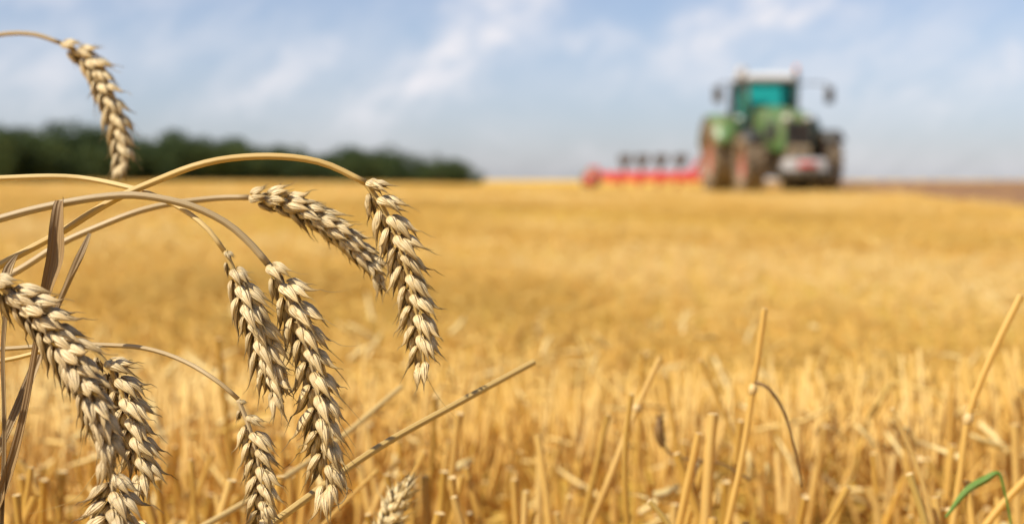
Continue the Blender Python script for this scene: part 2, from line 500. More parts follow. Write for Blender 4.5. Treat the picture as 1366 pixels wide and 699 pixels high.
# ploughed strip beyond the tractor, right
ux = np.concatenate([np.linspace(0, 22, 110), np.linspace(23, 110, 40)])
vy = np.linspace(14, 78, 150)
UX, VY = np.meshgrid(ux, vy)
EX = 7.1 + (VY - 20) * 0.085
PX = EX + UX
clod = rng.random(PX.shape)
clod = (clod + np.roll(clod, 1, 0) + np.roll(clod, 1, 1)) / 3
edge = sstep(0, 0.6, UX)
PZ = ground_h(PX, VY) + 0.01 + edge * (0.13 + 0.06 * np.sin(UX * 2 * math.pi / 0.9) + 0.12 * (clod - 0.4))
pm = MB().grid(np.stack([PX, VY, PZ], -1))
tag(pm.build('ploughed_soil', M['soil'], smooth=False), kind='structure')


# ------------------------------------------------------------------ stubble: vectorised prisms
def prisms(name, base, direc, length, rad, tint, mat, sides=4, flat=False, label=None, cat=None):
    n = len(base)
    d = direc / np.linalg.norm(direc, axis=1)[:, None]
    ref = np.tile([0.3, 0.9, 0.2], (n, 1)) + rng.normal(0, .5, (n, 3))
    a = np.cross(d, ref)
    a /= np.linalg.norm(a, axis=1)[:, None]
    b_ = np.cross(d, a)
    th = np.arange(sides) * 2 * math.pi / sides
    fl = 0.12 if flat else 1.0
    ring = (np.cos(th)[None, :, None] * a[:, None] + fl * np.sin(th)[None, :, None] * b_[:, None]) * rad[:, None, None]
    bot = base[:, None] + ring
    bend = (rng.normal(0, 0.03, (n, 3)) * length[:, None]) * (1.6 if flat else 1.0)
    mid = base[:, None] + (d * length[:, None] * 0.5 + bend)[:, None] + ring
    top = base[:, None] + (d * length[:, None])[:, None] + ring * (0.8 if not flat else 0.4)
    V = np.concatenate([bot, mid, top], 1)
    V = V.reshape(-1, 3)
    k = 3 * sides
    F = []
    for lv in range(2):
        for j in range(sides):
            j2 = (j + 1) % sides
            F.append([lv * sides + j, lv * sides + j2, (lv + 1) * sides + j2, (lv + 1) * sides + j])
    cap = [2 * sides + j for j in range(4)] if sides == 4 else None
    if cap:
        F.append(cap)
    F = np.array(F)
    FF = (F[None] + (np.arange(n) * k)[:, None, None]).reshape(-1, 4)
    me = bpy.data.meshes.new(name)
    me.vertices.add(len(V))
    me.vertices.foreach_set('co', V.astype(np.float32).ravel())
    me.loops.add(FF.size)
    me.loops.foreach_set('vertex_index', FF.astype(np.int32).ravel())
    me.polygons.add(len(FF))
    me.polygons.foreach_set('loop_start', np.arange(0, FF.size, 4, dtype=np.int32))
    me.polygons.foreach_set('loop_total', np.full(len(FF), 4, dtype=np.int32))
    me.materials.append(mat)
    at = me.attributes.new('tint', 'FLOAT', 'POINT')
    at.data.foreach_set('value', np.repeat(tint, k).astype(np.float32))
    uv1 = np.stack([np.repeat([0, .5, 1], sides), np.tile(np.arange(sides) / sides, 3)], -1)
    UV = np.tile(uv1, (n, 1))
    UV[:, 0] *= np.repeat(length * 10, k)
    ul = me.uv_layers.new(name='UVMap')
    ul.data.foreach_set('uv', UV[FF.ravel()].astype(np.float32).ravel())
    me.update()
    me.validate()
    o = bpy.data.objects.new(name, me)
    S.collection.objects.link(o)
    tag(o, label, cat, kind='stuff')
    return o


def patch(x, y):
    """slow variation over the field, -1..1 (thin and thick places, wheelings)"""
    return (np.sin(x * 0.9 + 1.7 * np.sin(y * 0.31)) * 0.4 + np.sin(y * 0.83 + 1.3 * np.sin(x * 0.5 + 1)) * 0.4
            + np.sin((x * 0.8 + y * 0.35) * 1.9) * 0.3
            + 0.55 * np.sin(x * 3.7 + 2.1 * np.sin(y * .9)) * np.sin(y * 2.1 + 1.6 * np.sin(x * 1.1)))


def tone_patch(x, y):
    """darker and paler straw: broad swaths lying across, small blots inside them"""
    wx = x + .5 * np.sin(y * .8)
    a = np.sin(y * 1.15 + 1.5 * np.sin(x * .55 + .6) + .4 * x)
    b = np.sin(wx * 1.9 + y * .6) * np.sin(y * .55 + 2.0 + .8 * np.sin(x * .3))
    c = np.sin(wx * 5.3 + 1.2 * np.sin(y * 2.2)) * np.sin(y * 3.1 + 1.3 * np.sin(x * 1.7))
    far = np.sin(y * .33 + 1.1 * np.sin(x * .21)) * sstep(6, 12, y)
    return .5 * a * (1 - .5 * sstep(6, 12, y)) + .45 * b + .35 * c + .5 * far


def in_plough(x, y):
    return (x > 6.9 + (y - 20) * 0.085) & (y > 14)


def sow(n, y0, y1, side, power=1.0, row=0.125):
    """points between two distances, spread a bit wider than the view, snapped to drill rows"""
    u = rng.random(n)
    y = y0 * (y1 / y0) ** u if power == 0 else (y0 ** (power + 1) + u * (y1 ** (power + 1) - y0 ** (power + 1))) ** (1 / (power + 1))
    half = y * 0.37 + side
    x = rng.uniform(-1, 1, n) * half
    r_ = x - 0.12 * y
    r_ = np.round(r_ / row) * row + rng.normal(0, 0.022, n)
    x = r_ + 0.12 * y
    keep = ~in_plough(x, y) & (rng.random(n) < 0.68 + 0.40 * patch(x, y))
    return x[keep], y[keep]


NEAR_END = 1.42
# middle distance: every stem thin and real sized
for nm, n_, y0, y1, side, hmul, rmul, pw in (('stubble_field', 6500, NEAR_END, 3.0, 0.5, 1.0, 1.2, 0.2), ('stubble_field', 17000, 3.0, 6.0, 1.2, 1.0, 1.0, 1.0),
                                          ('stubble_field', 60000, 6.0, 22.0, 3.0, 1.0, 1.5, 0.3),
                                          ('stubble_field', 70000, 22.0, 75.0, 6.0, 1.0, 4.0, 0.0)):
    x, y = sow(n_, y0, y1, side, pw)
    n = len(x)
    z = ground_h(x, y) - 0.01
    low = 1 - 0.45 * sstep(1.35, 2.2, y)
    h = np.clip(rng.normal(0.150, 0.024, n) + 0.030 * patch(x, y), 0.04, 0.22) * hmul * low
    lean = rng.normal(0, 1, (n, 2)) * (0.15 + 0.35 * sstep(1.4, 2.3, y))[:, None]
    big = rng.random(n) < 0.12
    lean[big] *= 4.5
    d = np.stack([lean[:, 0], lean[:, 1], np.ones(n)], 1)
    rad = rng.uniform(0.0014, 0.0024, n) * rmul
    tint = np.clip(0.56 + 0.50 * tone_patch(x, y) + rng.normal(0, 0.10, n), 0.02, 0.98)
    prisms(nm, np.stack([x, y, z], 1), d, h, rad, tint, M['stubble_far'],
           label='mass of cut golden wheat stubble covering the field away to the skyline', cat='stubble')

# loose straw and leaf litter lying in and on the stubble
for n_, y0, y1, side, sc, pw in ((150, 0.75, 1.5, 0.3, 0.8, 0.6), (900, 1.3, 2.6, 0.5, 1.25, 0.0), (14000, 2.0, 6.0, 1.0, 1.0, 0.6), (60000, 6.0, 24.0, 3.0, 1.5, 0.3), (30000, 24.0, 75.0, 6.0, 3.5, 0.0)):
    x, y = sow(n_, y0, y1, side, pw, row=0.03)
    n = len(x)
    z = ground_h(x, y) + rng.uniform(0.0, 1.0, n) ** 0.7 * (0.15 - 0.07 * sstep(1.4, 2.3, y)) * np.where(y < 1.4, 0.5, 1.0)
    az_ = rng.uniform(0, 2 * math.pi, n)
    d = np.stack([np.cos(az_), np.sin(az_), rng.normal(0.0, 0.35, n)], 1)
    L_ = rng.uniform(0.025, 0.10, n) * min(sc, 2.0)
    rad = rng.uniform(0.0012, 0.0034, n) * sc
    tint = np.clip(0.58 + 0.48 * tone_patch(x, y) + rng.normal(0, .13, n), 0.02, 0.98)
    prisms('loose_straw', np.stack([x, y, z], 1), d, L_, rad, tint, M['straw_pale'], flat=True,
           label='litter of pale broken straw and leaf scraps lying among the stubble', cat='straw')


# pale shiny leaf scraps caught on the stubble tops
n = 170
y = rng.uniform(1.0, 2.4, n); x = rng.uniform(-1, 1, n) * (.37 * y + .2)
z = ground_h(x, y) + rng.uniform(.09, .16, n)
az_ = rng.uniform(0, 2 * math.pi, n)
d = np.stack([np.cos(az_), np.sin(az_), rng.uniform(-.5, 1.6, n)], 1)
prisms('loose_straw', np.stack([x, y, z], 1), d, rng.uniform(.02, .055, n), rng.uniform(.002, .0042, n), np.full(n, .97), M['straw_pale'], flat=True,
       label='pale shiny leaf scraps caught on top of the near stubble', cat='straw')


# ------------------------------------------------------------------ individual stubble stalks, nearest 300
def stalk_mesh(h, r, bend, seed, sheath=False, splay=False):
    rr = random.Random(seed)
    mb = MB()
    ang = rr.uniform(0, 6.28)
    n = 14
    tt = np.linspace(0, 1, n)
    pts = np.stack([bend * h * tt ** 2 * math.cos(ang), bend * h * tt ** 2 * math.sin(ang), h * tt], 1)
    rad = np.full(n, r) * (1.08 - 0.16 * tt)
    knode = rr.randint(4, 9)
    rad[knode] *= 1.28
    if splay:
        rad[-1] *= 1.25
    mb.tube(pts, rad, 10, caps=(False, False), usc=9)
    # hollow top: rim and inner wall
    T, N, B = frames(pts[-3:])
    th = np.linspace(0, 2 * math.pi, 10, endpoint=False)
    ring = lambda q, k: q[None] + k * (np.cos(th)[:, None] * N[-1] + np.sin(th)[:, None] * B[-1])
    r1 = rad[-1]
    mb.grid(np.stack([ring(pts[-1], r1), ring(pts[-1] + T[-1] * 0.0003, r1 * 0.72), ring(pts[-1] - T[-1] * 0.006, r1 * 0.6)]), closed=True, mi=1,
            caps=(False, True))
    if sheath:
        k0, k1 = knode, min(n - 1, knode + 5)
        sp = pts[k0:k1]
        m_ = len(sp)
        T2, N2, B2 = frames(sp)
        phi = np.linspace(-2.3, 2.3, 9)
        op = np.linspace(1.15, 1.9, m_)[:, None]
        g = sp[:, None] + (r * op)[:, :, None] * (np.cos(phi)[None, :, None] * N2[:, None] + np.sin(phi)[None, :, None] * B2[:, None])
        g[-1] += N2[-1] * r * 2.5
        mb.grid(g, tint=0.35)
    return mb.build('stubble_stalk', [M['stubble'], M['cut_end']], link=False)


variants = [stalk_mesh(0.20, random.uniform(0.0020, 0.0032), random.uniform(0.0, 0.16), i, sheath=(i % 3 == 0), splay=(i % 4 == 1)) for i in range(16)]
cnt = 0
SLABEL = 'cut golden stubble stalk with hollow top in the nearest rows of the stubble'
tries = 0
while cnt < 288 and tries < 20000:
    tries += 1
    y = 0.76 + (NEAR_END - 0.76) * random.random() ** 1.3
    x = random.uniform(-1, 1) * (0.37 * y + 0.03)
    x = round((x - 0.12 * y) / 0.10) * 0.10 + random.gauss(0, 0.022) + 0.12 * y
    if abs(x) > 0.37 * y + 0.05:
        continue
    h = min(0.27, max(0.08, random.gauss(0.17, 0.045)))
    # keep the nearest ones low in the picture, as the photograph does
    hmax = CAM_Z - random.uniform(0.160, 0.20) * y
    if h > hmax and random.random() < 0.88:
        h = hmax * random.uniform(0.62, 1.03)
    o = bpy.data.objects.new('stubble_stalk', random.choice(variants))
    S.collection.objects.link(o)
    o.location = (x, y, float(ground_h(x, y)) - 0.005)
    lean = 0.11 if random.random() < 0.72 else 0.40
    o.rotation_euler = (random.gauss(0, lean), random.gauss(0, lean), random.uniform(0, 6.28))
    s_ = random.uniform(0.85, 1.25)
    o.scale = (s_, s_, h / 0.20)
    tag(o, SLABEL, 'stubble stalk', 'cut stubble stalks nearest the camera')
    cnt += 1


# ------------------------------------------------------------------ wheat builders
PT = np.array([0, .06, .14, .26, .40, .55, .70, .82, .91, 1.0])
PW = np.array([.36, .66, .90, 1.0, .90, .68, .43, .25, .15, .09])


def bract(mb, base, direc, face, L, Wd, D, bow, awn, tint, rnd, wrap=2.2, awn_curl=0.0):
    """boat shaped husk: base point, growth direction, convex-side direction"""
    d = np.array(direc, float); d /= np.linalg.norm(d)
    f = np.array(face, float); f = f - np.dot(f, d) * d; f /= np.linalg.norm(f)
    x = np.cross(d, f)
    na = 5 if awn > 0 else 1
    t_ = np.concatenate([np.linspace(0, 1, 12), 1 + np.linspace(0, 1, na + 1)[1:] * awn / L])
    wdt = np.interp(np.minimum(t_, 1), PT, PW)
    aw = t_ > 1.0
    wdt[aw] = np.linspace(0.085, 0.035, aw.sum()) * min(1.0, 1.2)
    phi = np.linspace(-wrap, wrap, 13)
    rows = []
    sk = rnd.uniform(-0.16, 0.16)
    flare = rnd.uniform(-0.3, 1.5)
    wav = rnd.uniform(0, 6.28)
    for i, tt in enumerate(t_):
        cl = base + d * (L * tt) + f * (bow * math.sin(math.pi * min(tt, 1.0)) + flare * L * max(0, min(tt, 1.0) - .55) ** 2) + x * (sk * L * tt * tt * 0.5)
        if tt > 1:
            cl = cl + f * awn_curl * (tt - 1) ** 2 * L
        ww = wdt[i] * Wd / 2
        dd = D / 2 * wdt[i]
        keel = 0.32 * np.exp(-(phi / 0.22) ** 2) * (0.3 + tt * 0.9) - 0.10 * np.exp(-((np.abs(phi) - 0.65) / 0.28) ** 2)
        edge_ = 1 + 0.05 * np.sin(phi * 5 + tt * 7 + wav)
        rr_ = (1 + keel) * edge_
        rows.append(cl[None] + x[None] * (ww * np.sin(phi) * rr_)[:, None] + f[None] * (dd * (np.cos(phi)) * rr_)[:, None])
    g = np.array(rows)
    u = np.minimum(t_, 1.0)
    uu, vv = np.meshgrid(u, np.linspace(0, 1, len(phi)), indexing='ij')
    mb.grid(g, np.stack([uu, vv], -1), tint)
    # inner skin gives the husk thickness
    cen = g.mean(1, keepdims=True)
    g2 = cen + (g - cen) * 0.90
    mb.grid(g2[:, ::-1], np.stack([uu, vv], -1), tint)


def spikelet_mesh(mb, pos, A, O, Tn, s, rnd, awn, open_=1.0, nl=4):
    """pos base, A growth axis, O outward, Tn fan direction, s size in metres of 1 mm unit"""
    def dirv(ax, ox):
        return A + Tn * math.tan(R(ax * open_)) + O * math.tan(R(ox))
    mm = 0.001 * s
    j = lambda k: rnd.uniform(-k, k)
    def awl(p=1.0):
        if awn <= 0: return rnd.uniform(0.5, 1.5) * mm
        return mm * (rnd.uniform(1.0, 3.4) + (awn * rnd.uniform(.5, 1.4) if rnd.random() < 0.35 * p else 0))
    # outer glumes
    for sg in (-1, 1):
        bract(mb, pos + Tn * sg * 1.7 * mm + O * 0.5 * mm, dirv(sg * (19 + j(7)), 6 + j(8)), Tn * sg * 0.75 + O * (0.75 + j(.2)),
              (9.6 + j(1)) * mm, 4.7 * mm, 3.0 * mm, 0.5 * mm, awl(.3), rnd.random(), rnd, 2.0)
    # lemmas, alternate
    bract(mb, pos + Tn * -1.5 * mm + O * 0.9 * mm + A * 1.3 * mm, dirv(-11 + j(6), 9 + j(7)), Tn * -0.55 + O, (12.4 + j(1.2)) * mm, 4.7 * mm, 3.6 * mm, 0.8 * mm, awl(1.2), rnd.random(), rnd, 2.25, rnd.uniform(-.3, .9))
    bract(mb, pos + Tn * 1.5 * mm + O * 0.9 * mm + A * 2.0 * mm, dirv(11 + j(6), 9 + j(7)), Tn * 0.55 + O, (12.4 + j(1.2)) * mm, 4.7 * mm, 3.6 * mm, 0.8 * mm, awl(1.2), rnd.random(), rnd, 2.25, rnd.uniform(-.3, .9))
    if nl > 2:
        bract(mb, pos + O * 1.8 * mm + A * 3.6 * mm + Tn * j(.4) * mm, dirv(j(8), 13 + j(8)), O + Tn * j(.4), (11.2 + j(1.2)) * mm, 4.2 * mm, 3.3 * mm, 0.8 * mm, awl(.8), rnd.random(), rnd, 2.3, rnd.uniform(-.2, .6))
    if nl > 3:
        bract(mb, pos + O * 0.4 * mm + A * 5.0 * mm + Tn * j(.8) * mm, dirv(j(9), 2 + j(4)), O * .5 + Tn * rnd.choice((-1, 1)), (9.8 + j(1)) * mm, 3.4 * mm, 3.0 * mm, 0.4 * mm, awl(.6), rnd.random(), rnd, 2.4)
    # narrow papery slivers showing between the husks
    for q_ in range(2):
        bract(mb, pos + O * (1.2 + j(1)) * mm + A * (2 + j(1.5)) * mm + Tn * j(2.2) * mm, dirv(j(22), 8 + j(14)), O + Tn * j(1.2), (10.5 + j(2.5)) * mm, 1.7 * mm, 1.2 * mm,
              0.4 * mm, rnd.uniform(.5, 2.5) * mm, rnd.random(), rnd, 1.6, rnd.uniform(-.4, 1))
    # inner (rachis side) husk closes the spikelet
    bract(mb, pos + A * 1.5 * mm - O * 0.3 * mm, dirv(j(4), 1), -O + Tn * j(.5), 9.0 * mm, 5.2 * mm, 2.6 * mm, 0.3 * mm, 0, rnd.random(), rnd, 2.0)


def to_local(mbobj, root):
    return mbobj


def make_stalk(label, stem_pts, ear_pts, n_sp, twist, mat_b, mat_s, r0=0.0019, r1=0.0012, size=1.0, awn=3.0, seed=1,
               root_xy=None, leaves=(), open_=1.0, spread=27, base_small=1, name='wheat_stalk', root_z=0.0, group='ripe wheat stalks leaning over the stubble', taper=1.0, nodes=(0.35,)):
    rnd = random.Random(seed)
    sp3 = [P(*q) if len(q) == 3 and not isinstance(q, Vector) else Vector(q) for q in stem_pts]
    ep3 = [P(*q) for q in ear_pts]
    # carry the stem on outside the picture down to its root in the ground
    if root_xy is not None:
        rx, ry = root_xy
        gz = float(ground_h(rx, ry)) - 0.01
        f0 = sp3[0]
        d0 = (sp3[0] - sp3[1]).normalized()
        span = abs(f0.x - rx)
        a_ = f0 + d0 * min(0.06, span * 0.45)
        top_z = a_.z
        mids = [Vector((rx, ry, gz)), Vector((rx * 1.0 + 0.002, ry, gz + (top_z - gz) * 0.45)),
                Vector((rx + (a_.x - rx) * 0.35, ry + (a_.y - ry) * 0.4, gz + (top_z - gz) * 0.85))]
        sp3 = mids + [a_] + sp3
    root = empty(name, sp3[0])
    root['label'] = label
    root['category'] = 'wheat stalk'
    if group:
        root['group'] = group
    o0 = np.array(sp3[0])
    pts = spline([tuple(p) for p in sp3] + [tuple(ep3[0])], 110) - o0
    k = np.linspace(0, 1, len(pts))
    ph = rnd.uniform(0, 6)
    for ax_ in range(3):
        pts[:, ax_] += 0.0005 * np.sin(k * 31 + ph + ax_ * 2) * np.sin(k * math.pi) + 0.0002 * np.sin(k * 83 + ph * 2 + ax_)
    rad = r0 + (r1 - r0) * np.clip((k - 0.35) / 0.65, 0, 1) ** 1.3 * (1 + 0.0)
    sm = MB().tube(pts, rad, 14, usc=18.0)
    rad = rad
    # swollen joints
    for nd in nodes:
        i = int(nd * (len(pts) - 1))
        seg = pts[max(0, i - 1):i + 2]
        sm.tube(spline([tuple(q) for q in seg], 7), rad[i] * np.array([1.0, 1.15, 1.3, 1.36, 1.3, 1.15, 1.0]), 14, mi=1)
    sm.build('stem', [mat_s, M['node']], root)
    # ear
    ax = spline([tuple(p) for p in ep3], 80) - o0
    # gentle wander of the rachis
    T, N, B = frames(ax, ref=(1, 0, 0))
    L = np.linalg.norm(np.diff(ax, axis=0), axis=1).sum()
    # side reference: camera-right rotated by twist about the axis
    rach = MB().tube(ax[:76], np.linspace(0.0012, 0.0007, 76) * size, 8, usc=20)
    # collar scales at the ear's foot
    ear = rach.build('ear', mat_s, root)
    for i in range(n_sp):
        last = i == n_sp - 1
        f = (i + 0.15) / (n_sp - 0.1)
        f = min(f, 1.0) * (1 - 0.010 * 1000 * 0.001 * size * 0.9 / max(L, .01) * 1.0 * 1.0)
        f = min(f, 1 - 0.0115 * size / L)  if not last else 1 - 0.0095 * size / L
        q = f * 79
        i0 = min(int(q), 78)
        fr_ = q - i0
        p = ax[i0] * (1 - fr_) + ax[i0 + 1] * fr_
        t3, n3, b3 = T[i0], N[i0], B[i0]
        tw = R(twist + 14 * math.sin(f * 3 + seed) + rnd.uniform(-9, 9))
        if last:
            tw += math.pi / 2
        O = math.cos(tw) * n3 + math.sin(tw) * b3
        if i % 2 and not last:
            O = -O
        Tn = np.cross(t3, O)
        sp_a = 6 if last else spread + rnd.uniform(-6, 6) - 8 * f
        A = t3 * math.cos(R(sp_a)) + O * math.sin(R(sp_a))
        O2 = O * math.cos(R(sp_a)) - t3 * math.sin(R(sp_a))
        prof = min(1.0, 0.72 + 0.3 * (i / 3.0) if base_small else 1.0) * (1.0 - 0.30 * max(0, f - 0.6) / 0.4 * taper)
        s_ = size * prof * rnd.uniform(0.93, 1.07)
        if base_small > 1 and i < base_small:
            s_ *= 0.45 + 0.4 * i / base_small
        mb = MB()
        spikelet_mesh(mb, np.zeros(3), A, O2, Tn, s_, rnd, awn, open_, nl=4 if 0.1 < f < 0.9 else 3)
        so_ = mb.build('spikelet', mat_b, ear)
        so_.location = Vector(p + O * 0.0009 * size)
    for (lp, wd, curl, mt) in leaves:
        add_leaf(lp, wd, curl, root, o0, mt)
    return root, ear, o0


def add_leaf(lp, widths, curl, root, o0, mat):
    """dry leaf: ribbon with a V fold, thickness and a slow twist. widths in metres along control points"""
    c = [(*P(*q), wdd, ph) for q, wdd, ph in zip(lp, widths, curl)]
    a = spline(c, 60)
    pts, wd, ph = a[:, :3] - np.array(o0), np.maximum(a[:, 3], 0.0004), a[:, 4]
    T, N, B = frames(pts, ref=(1, 0, 0))
    v = np.linspace(-1, 1, 11)
    rows = []
    for i in range(60):
        cs, sn = math.cos(ph[i]), math.sin(ph[i])
        wv_, dv = N[i] * cs + B[i] * sn, -N[i] * sn + B[i] * cs
        fold = (np.abs(v) ** 1.2) * 0.85 + 0.08 * np.sin(v * 6 + i * .15)
        rows.append(pts[i][None] + wv_[None] * (v * wd[i] / 2)[:, None] + dv[None] * (fold * wd[i] / 2)[:, None])
    g = np.array(rows)
    dv = (B * np.cos(ph)[:, None] - N * np.sin(ph)[:, None])[:, None] * 0.00022
    uu, vv = np.meshgrid(np.linspace(0, 2.2, 60), np.linspace(0, 1, 11), indexing='ij')
    uv = np.stack([uu, vv], -1)
    mb = MB()
    mb.grid(g, uv)
    mb.grid((g + dv)[:, ::-1], uv)
    ed = np.stack([g[:, 0], (g + dv)[:, 0]], 1)
    mb.grid(ed, uv[:, :2]); ed = np.stack([(g + dv)[:, -1], g[:, -1]], 1); mb.grid(ed, uv[:, :2])
    return mb.build('leaf', mat, root)


def add_whisker(root, o0, pts, r=0.00018, mat=None):
    q = spline([tuple(P(*p)) for p in pts], 24) - np.array(o0)
    return MB().tube(q, np.linspace(r, r * .4, 24), 6, usc=10).build('awn', mat or M['stem_gold'], root)


# A: blurred ear against the sky
make_stalk('wheat stalk with blurred ear hanging against the sky, topmost of all the ears',
           [(-60, 62, .90), (0, 47, .90), (45, 46, .90)], [(82, 58, .90), (120, 84, .90), (145, 135, .89), (160, 185, .89), (166, 242, .88)],
           19, 40, M['bract_buff'], M['stem_grey'], r0=.0021, r1=.0014, size=1.2, awn=4, seed=3, root_xy=(-0.52, 0.95), spread=15)
# B: ear behind, pointing right
make_stalk('wheat stalk with slightly blurred ear pointing right, just under the golden arching stem',
           [(-40, 392, .66), (20, 362, .66), (90, 322, .66), (160, 291, .66), (225, 272, .665), (280, 265, .67)],
           [(332, 264, .67), (385, 272, .67), (445, 305, .67), (490, 345, .67), (520, 384, .67)],
           18, 70, M['bract_buff'], M['stem_grey'], r0=.0021, r1=.0014, size=1.08, awn=2, seed=11, root_xy=(-0.40, .66), spread=20,
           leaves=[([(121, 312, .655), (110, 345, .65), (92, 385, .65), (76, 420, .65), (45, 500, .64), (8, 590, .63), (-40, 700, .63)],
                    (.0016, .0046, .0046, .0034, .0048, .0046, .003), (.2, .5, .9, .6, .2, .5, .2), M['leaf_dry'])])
# C: the golden arch and the right-hand ear
rC, eC, oC = make_stalk('wheat stalk with highest golden arching stem, its sharp ear the rightmost of the hanging ears',
           [(-40, 376, .61), (0, 352, .61), (60, 321, .61), (125, 283, .605), (190, 250, .605), (250, 225, .60), (310, 211, .60), (370, 208, .60), (430, 218, .60)],
           [(487, 243, .60), (515, 285, .60), (538, 345, .60), (556, 420, .60), (570, 512, .60)],
           19, 32, M['bract_gold'], M['stem_gold'], r0=.0019, r1=.0014, size=1.0, awn=3.5, seed=5, root_xy=(-0.36, .62), spread=23, nodes=(.3, .60),
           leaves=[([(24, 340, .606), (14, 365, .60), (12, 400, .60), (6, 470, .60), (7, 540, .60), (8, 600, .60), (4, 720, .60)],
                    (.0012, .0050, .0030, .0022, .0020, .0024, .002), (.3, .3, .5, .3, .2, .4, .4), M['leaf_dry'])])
add_whisker(rC, oC, [(568, 500, .60), (585, 530, .60), (612, 562, .60)], .00014)
# D: centre ear
rD, eD, oD = make_stalk('wheat stalk with the longest sharp ear, hanging in the middle of the group',
           [(-40, 300, .60), (0, 291, .60), (45, 279, .60), (85, 270, .60), (130, 264, .60), (190, 262, .60), (250, 273, .60), (300, 297, .60), (335, 326, .60)],
           [(358, 352, .60), (388, 400, .60), (412, 470, .60), (428, 560, .60), (440, 678, .60)],
           20, 35, M['bract_gold'], M['stem_grey'], r0=.0021, r1=.0015, size=1.10, awn=6, seed=8, root_xy=(-0.33, .60), spread=25, taper=.5,
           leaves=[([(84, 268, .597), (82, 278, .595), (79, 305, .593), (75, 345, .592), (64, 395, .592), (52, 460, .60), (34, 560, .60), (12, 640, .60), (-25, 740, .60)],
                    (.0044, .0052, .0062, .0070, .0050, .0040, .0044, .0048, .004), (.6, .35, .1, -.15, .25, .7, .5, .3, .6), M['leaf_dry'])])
add_whisker(rD, oD, [(436, 590, .597), (456, 625, .596), (463, 655, .596), (455, 671, .596), (441, 676, .596), (436, 684, .596)], .00045, M['bract_buff'])
add_whisker(rD, oD, [(452, 528, .597), (470, 548, .596), (482, 562, .596)], .00022)
add_whisker(rD, oD, [(368, 445, .597), (358, 480, .596), (340, 508, .596)], .0002)
# E: left-centre ear
make_stalk('wheat stalk with shorter sharp ear hanging just left of the longest ear',
           [(-40, 241, .62), (0, 237, .62), (60, 236, .62), (120, 240, .62), (180, 252, .61), (235, 275, .605), (275, 303, .60)],
           [(300, 335, .60), (322, 385, .60), (342, 440, .60), (362, 500, .60), (382, 548, .60)],
           16, 40, M['bract_buff'], M['stem_gold'], r0=.0015, r1=.0011, size=1.05, awn=3, seed=13, root_xy=(-0.44, .66), spread=23, base_small=3)
# F: big near ear at lower left
make_stalk('wheat stalk with the thickest greyish ear, nearest of all, at the left edge',
           [(-130, 470, .55), (-80, 390, .55), (-40, 367, .55)],
           [(-8, 376, .55), (40, 412, .55), (90, 470, .545), (130, 545, .54), (158, 640, .54)],
           22, 60, M['bract_grey'], M['stem_grey'], r0=.0021, r1=.0016, size=1.25, awn=1.5, seed=17, root_xy=(-0.29, .56), spread=25)
# G: ear behind F
make_stalk('wheat stalk with a pale ear half hidden behind the thick ear at the left edge',
           [(-40, 488, .62), (0, 481, .62), (40, 472, .62), (85, 462, .615)],
           [(122, 462, .61), (145, 490, .61), (165, 530, .61), (180, 590, .61), (196, 662, .61)],
           14, 15, M['bract_buff'], M['stem_gold'], r0=.0014, r1=.0010, size=1.08, awn=3, seed=19, root_xy=(-0.38, .62), spread=25, base_small=2)
# H: thin small ear, lower centre-left
make_stalk('wheat stalk with slim small ear on a thin stem curving from behind the thickest ear',
           [(-40, 472, .61), (0, 466, .61), (60, 461, .61), (130, 459, .61), (190, 464, .61), (250, 484, .605), (290, 508, .60)],
           [(318, 533, .60), (334, 575, .60), (346, 630, .60), (352, 735, .60)],
           16, 30, M['bract_gold'], M['stem_grey'], r0=.0011, r1=.0010, size=.85, awn=1.5, seed=23, root_xy=(-0.41, .62), spread=22, base_small=3)
# I: ear at the bottom, under F, with long fine awns
rI, eI, oI = make_stalk('wheat stalk with open whiskered ear at the bottom edge under the thickest ear',
           [(-60, 392, .575), (-20, 378, .575), (20, 392, .575), (60, 432, .575), (100, 500, .575), (132, 575, .575)],
           [(150, 632, .575), (150, 680, .575), (142, 740, .575), (130, 810, .575)],
           13, 35, M['bract_grey'], M['stem_grey'], r0=.0011, r1=.0009, size=1.2, awn=3, seed=29, root_xy=(-0.36, .60), spread=34, open_=1.3)
add_whisker(rI, oI, [(128, 630, .572), (100, 665, .570), (60, 680, .568), (38, 685, .568)])
add_whisker(rI, oI, [(152, 655, .572), (138, 675, .570), (115, 705, .568)])
add_whisker(rI, oI, [(116, 560, .56), (108, 600, .56), (100, 640, .56)], .00012)
# J: short upright ear poking up at the bottom
make_stalk('short wheat stalk with a pale blurred ear pointing up, poking in at the bottom edge',
           [Vector((-0.13, .77, 0.0)), Vector((-0.122, .77, 0.06))], [(500, 745, .76), (512, 710, .76), (528, 672, .76), (545, 632, .76)],
           12, -60, M['bract_pale'], M['stem_gold'], r0=.0018, r1=.0012, size=.95, awn=5, seed=31, spread=22, nodes=())


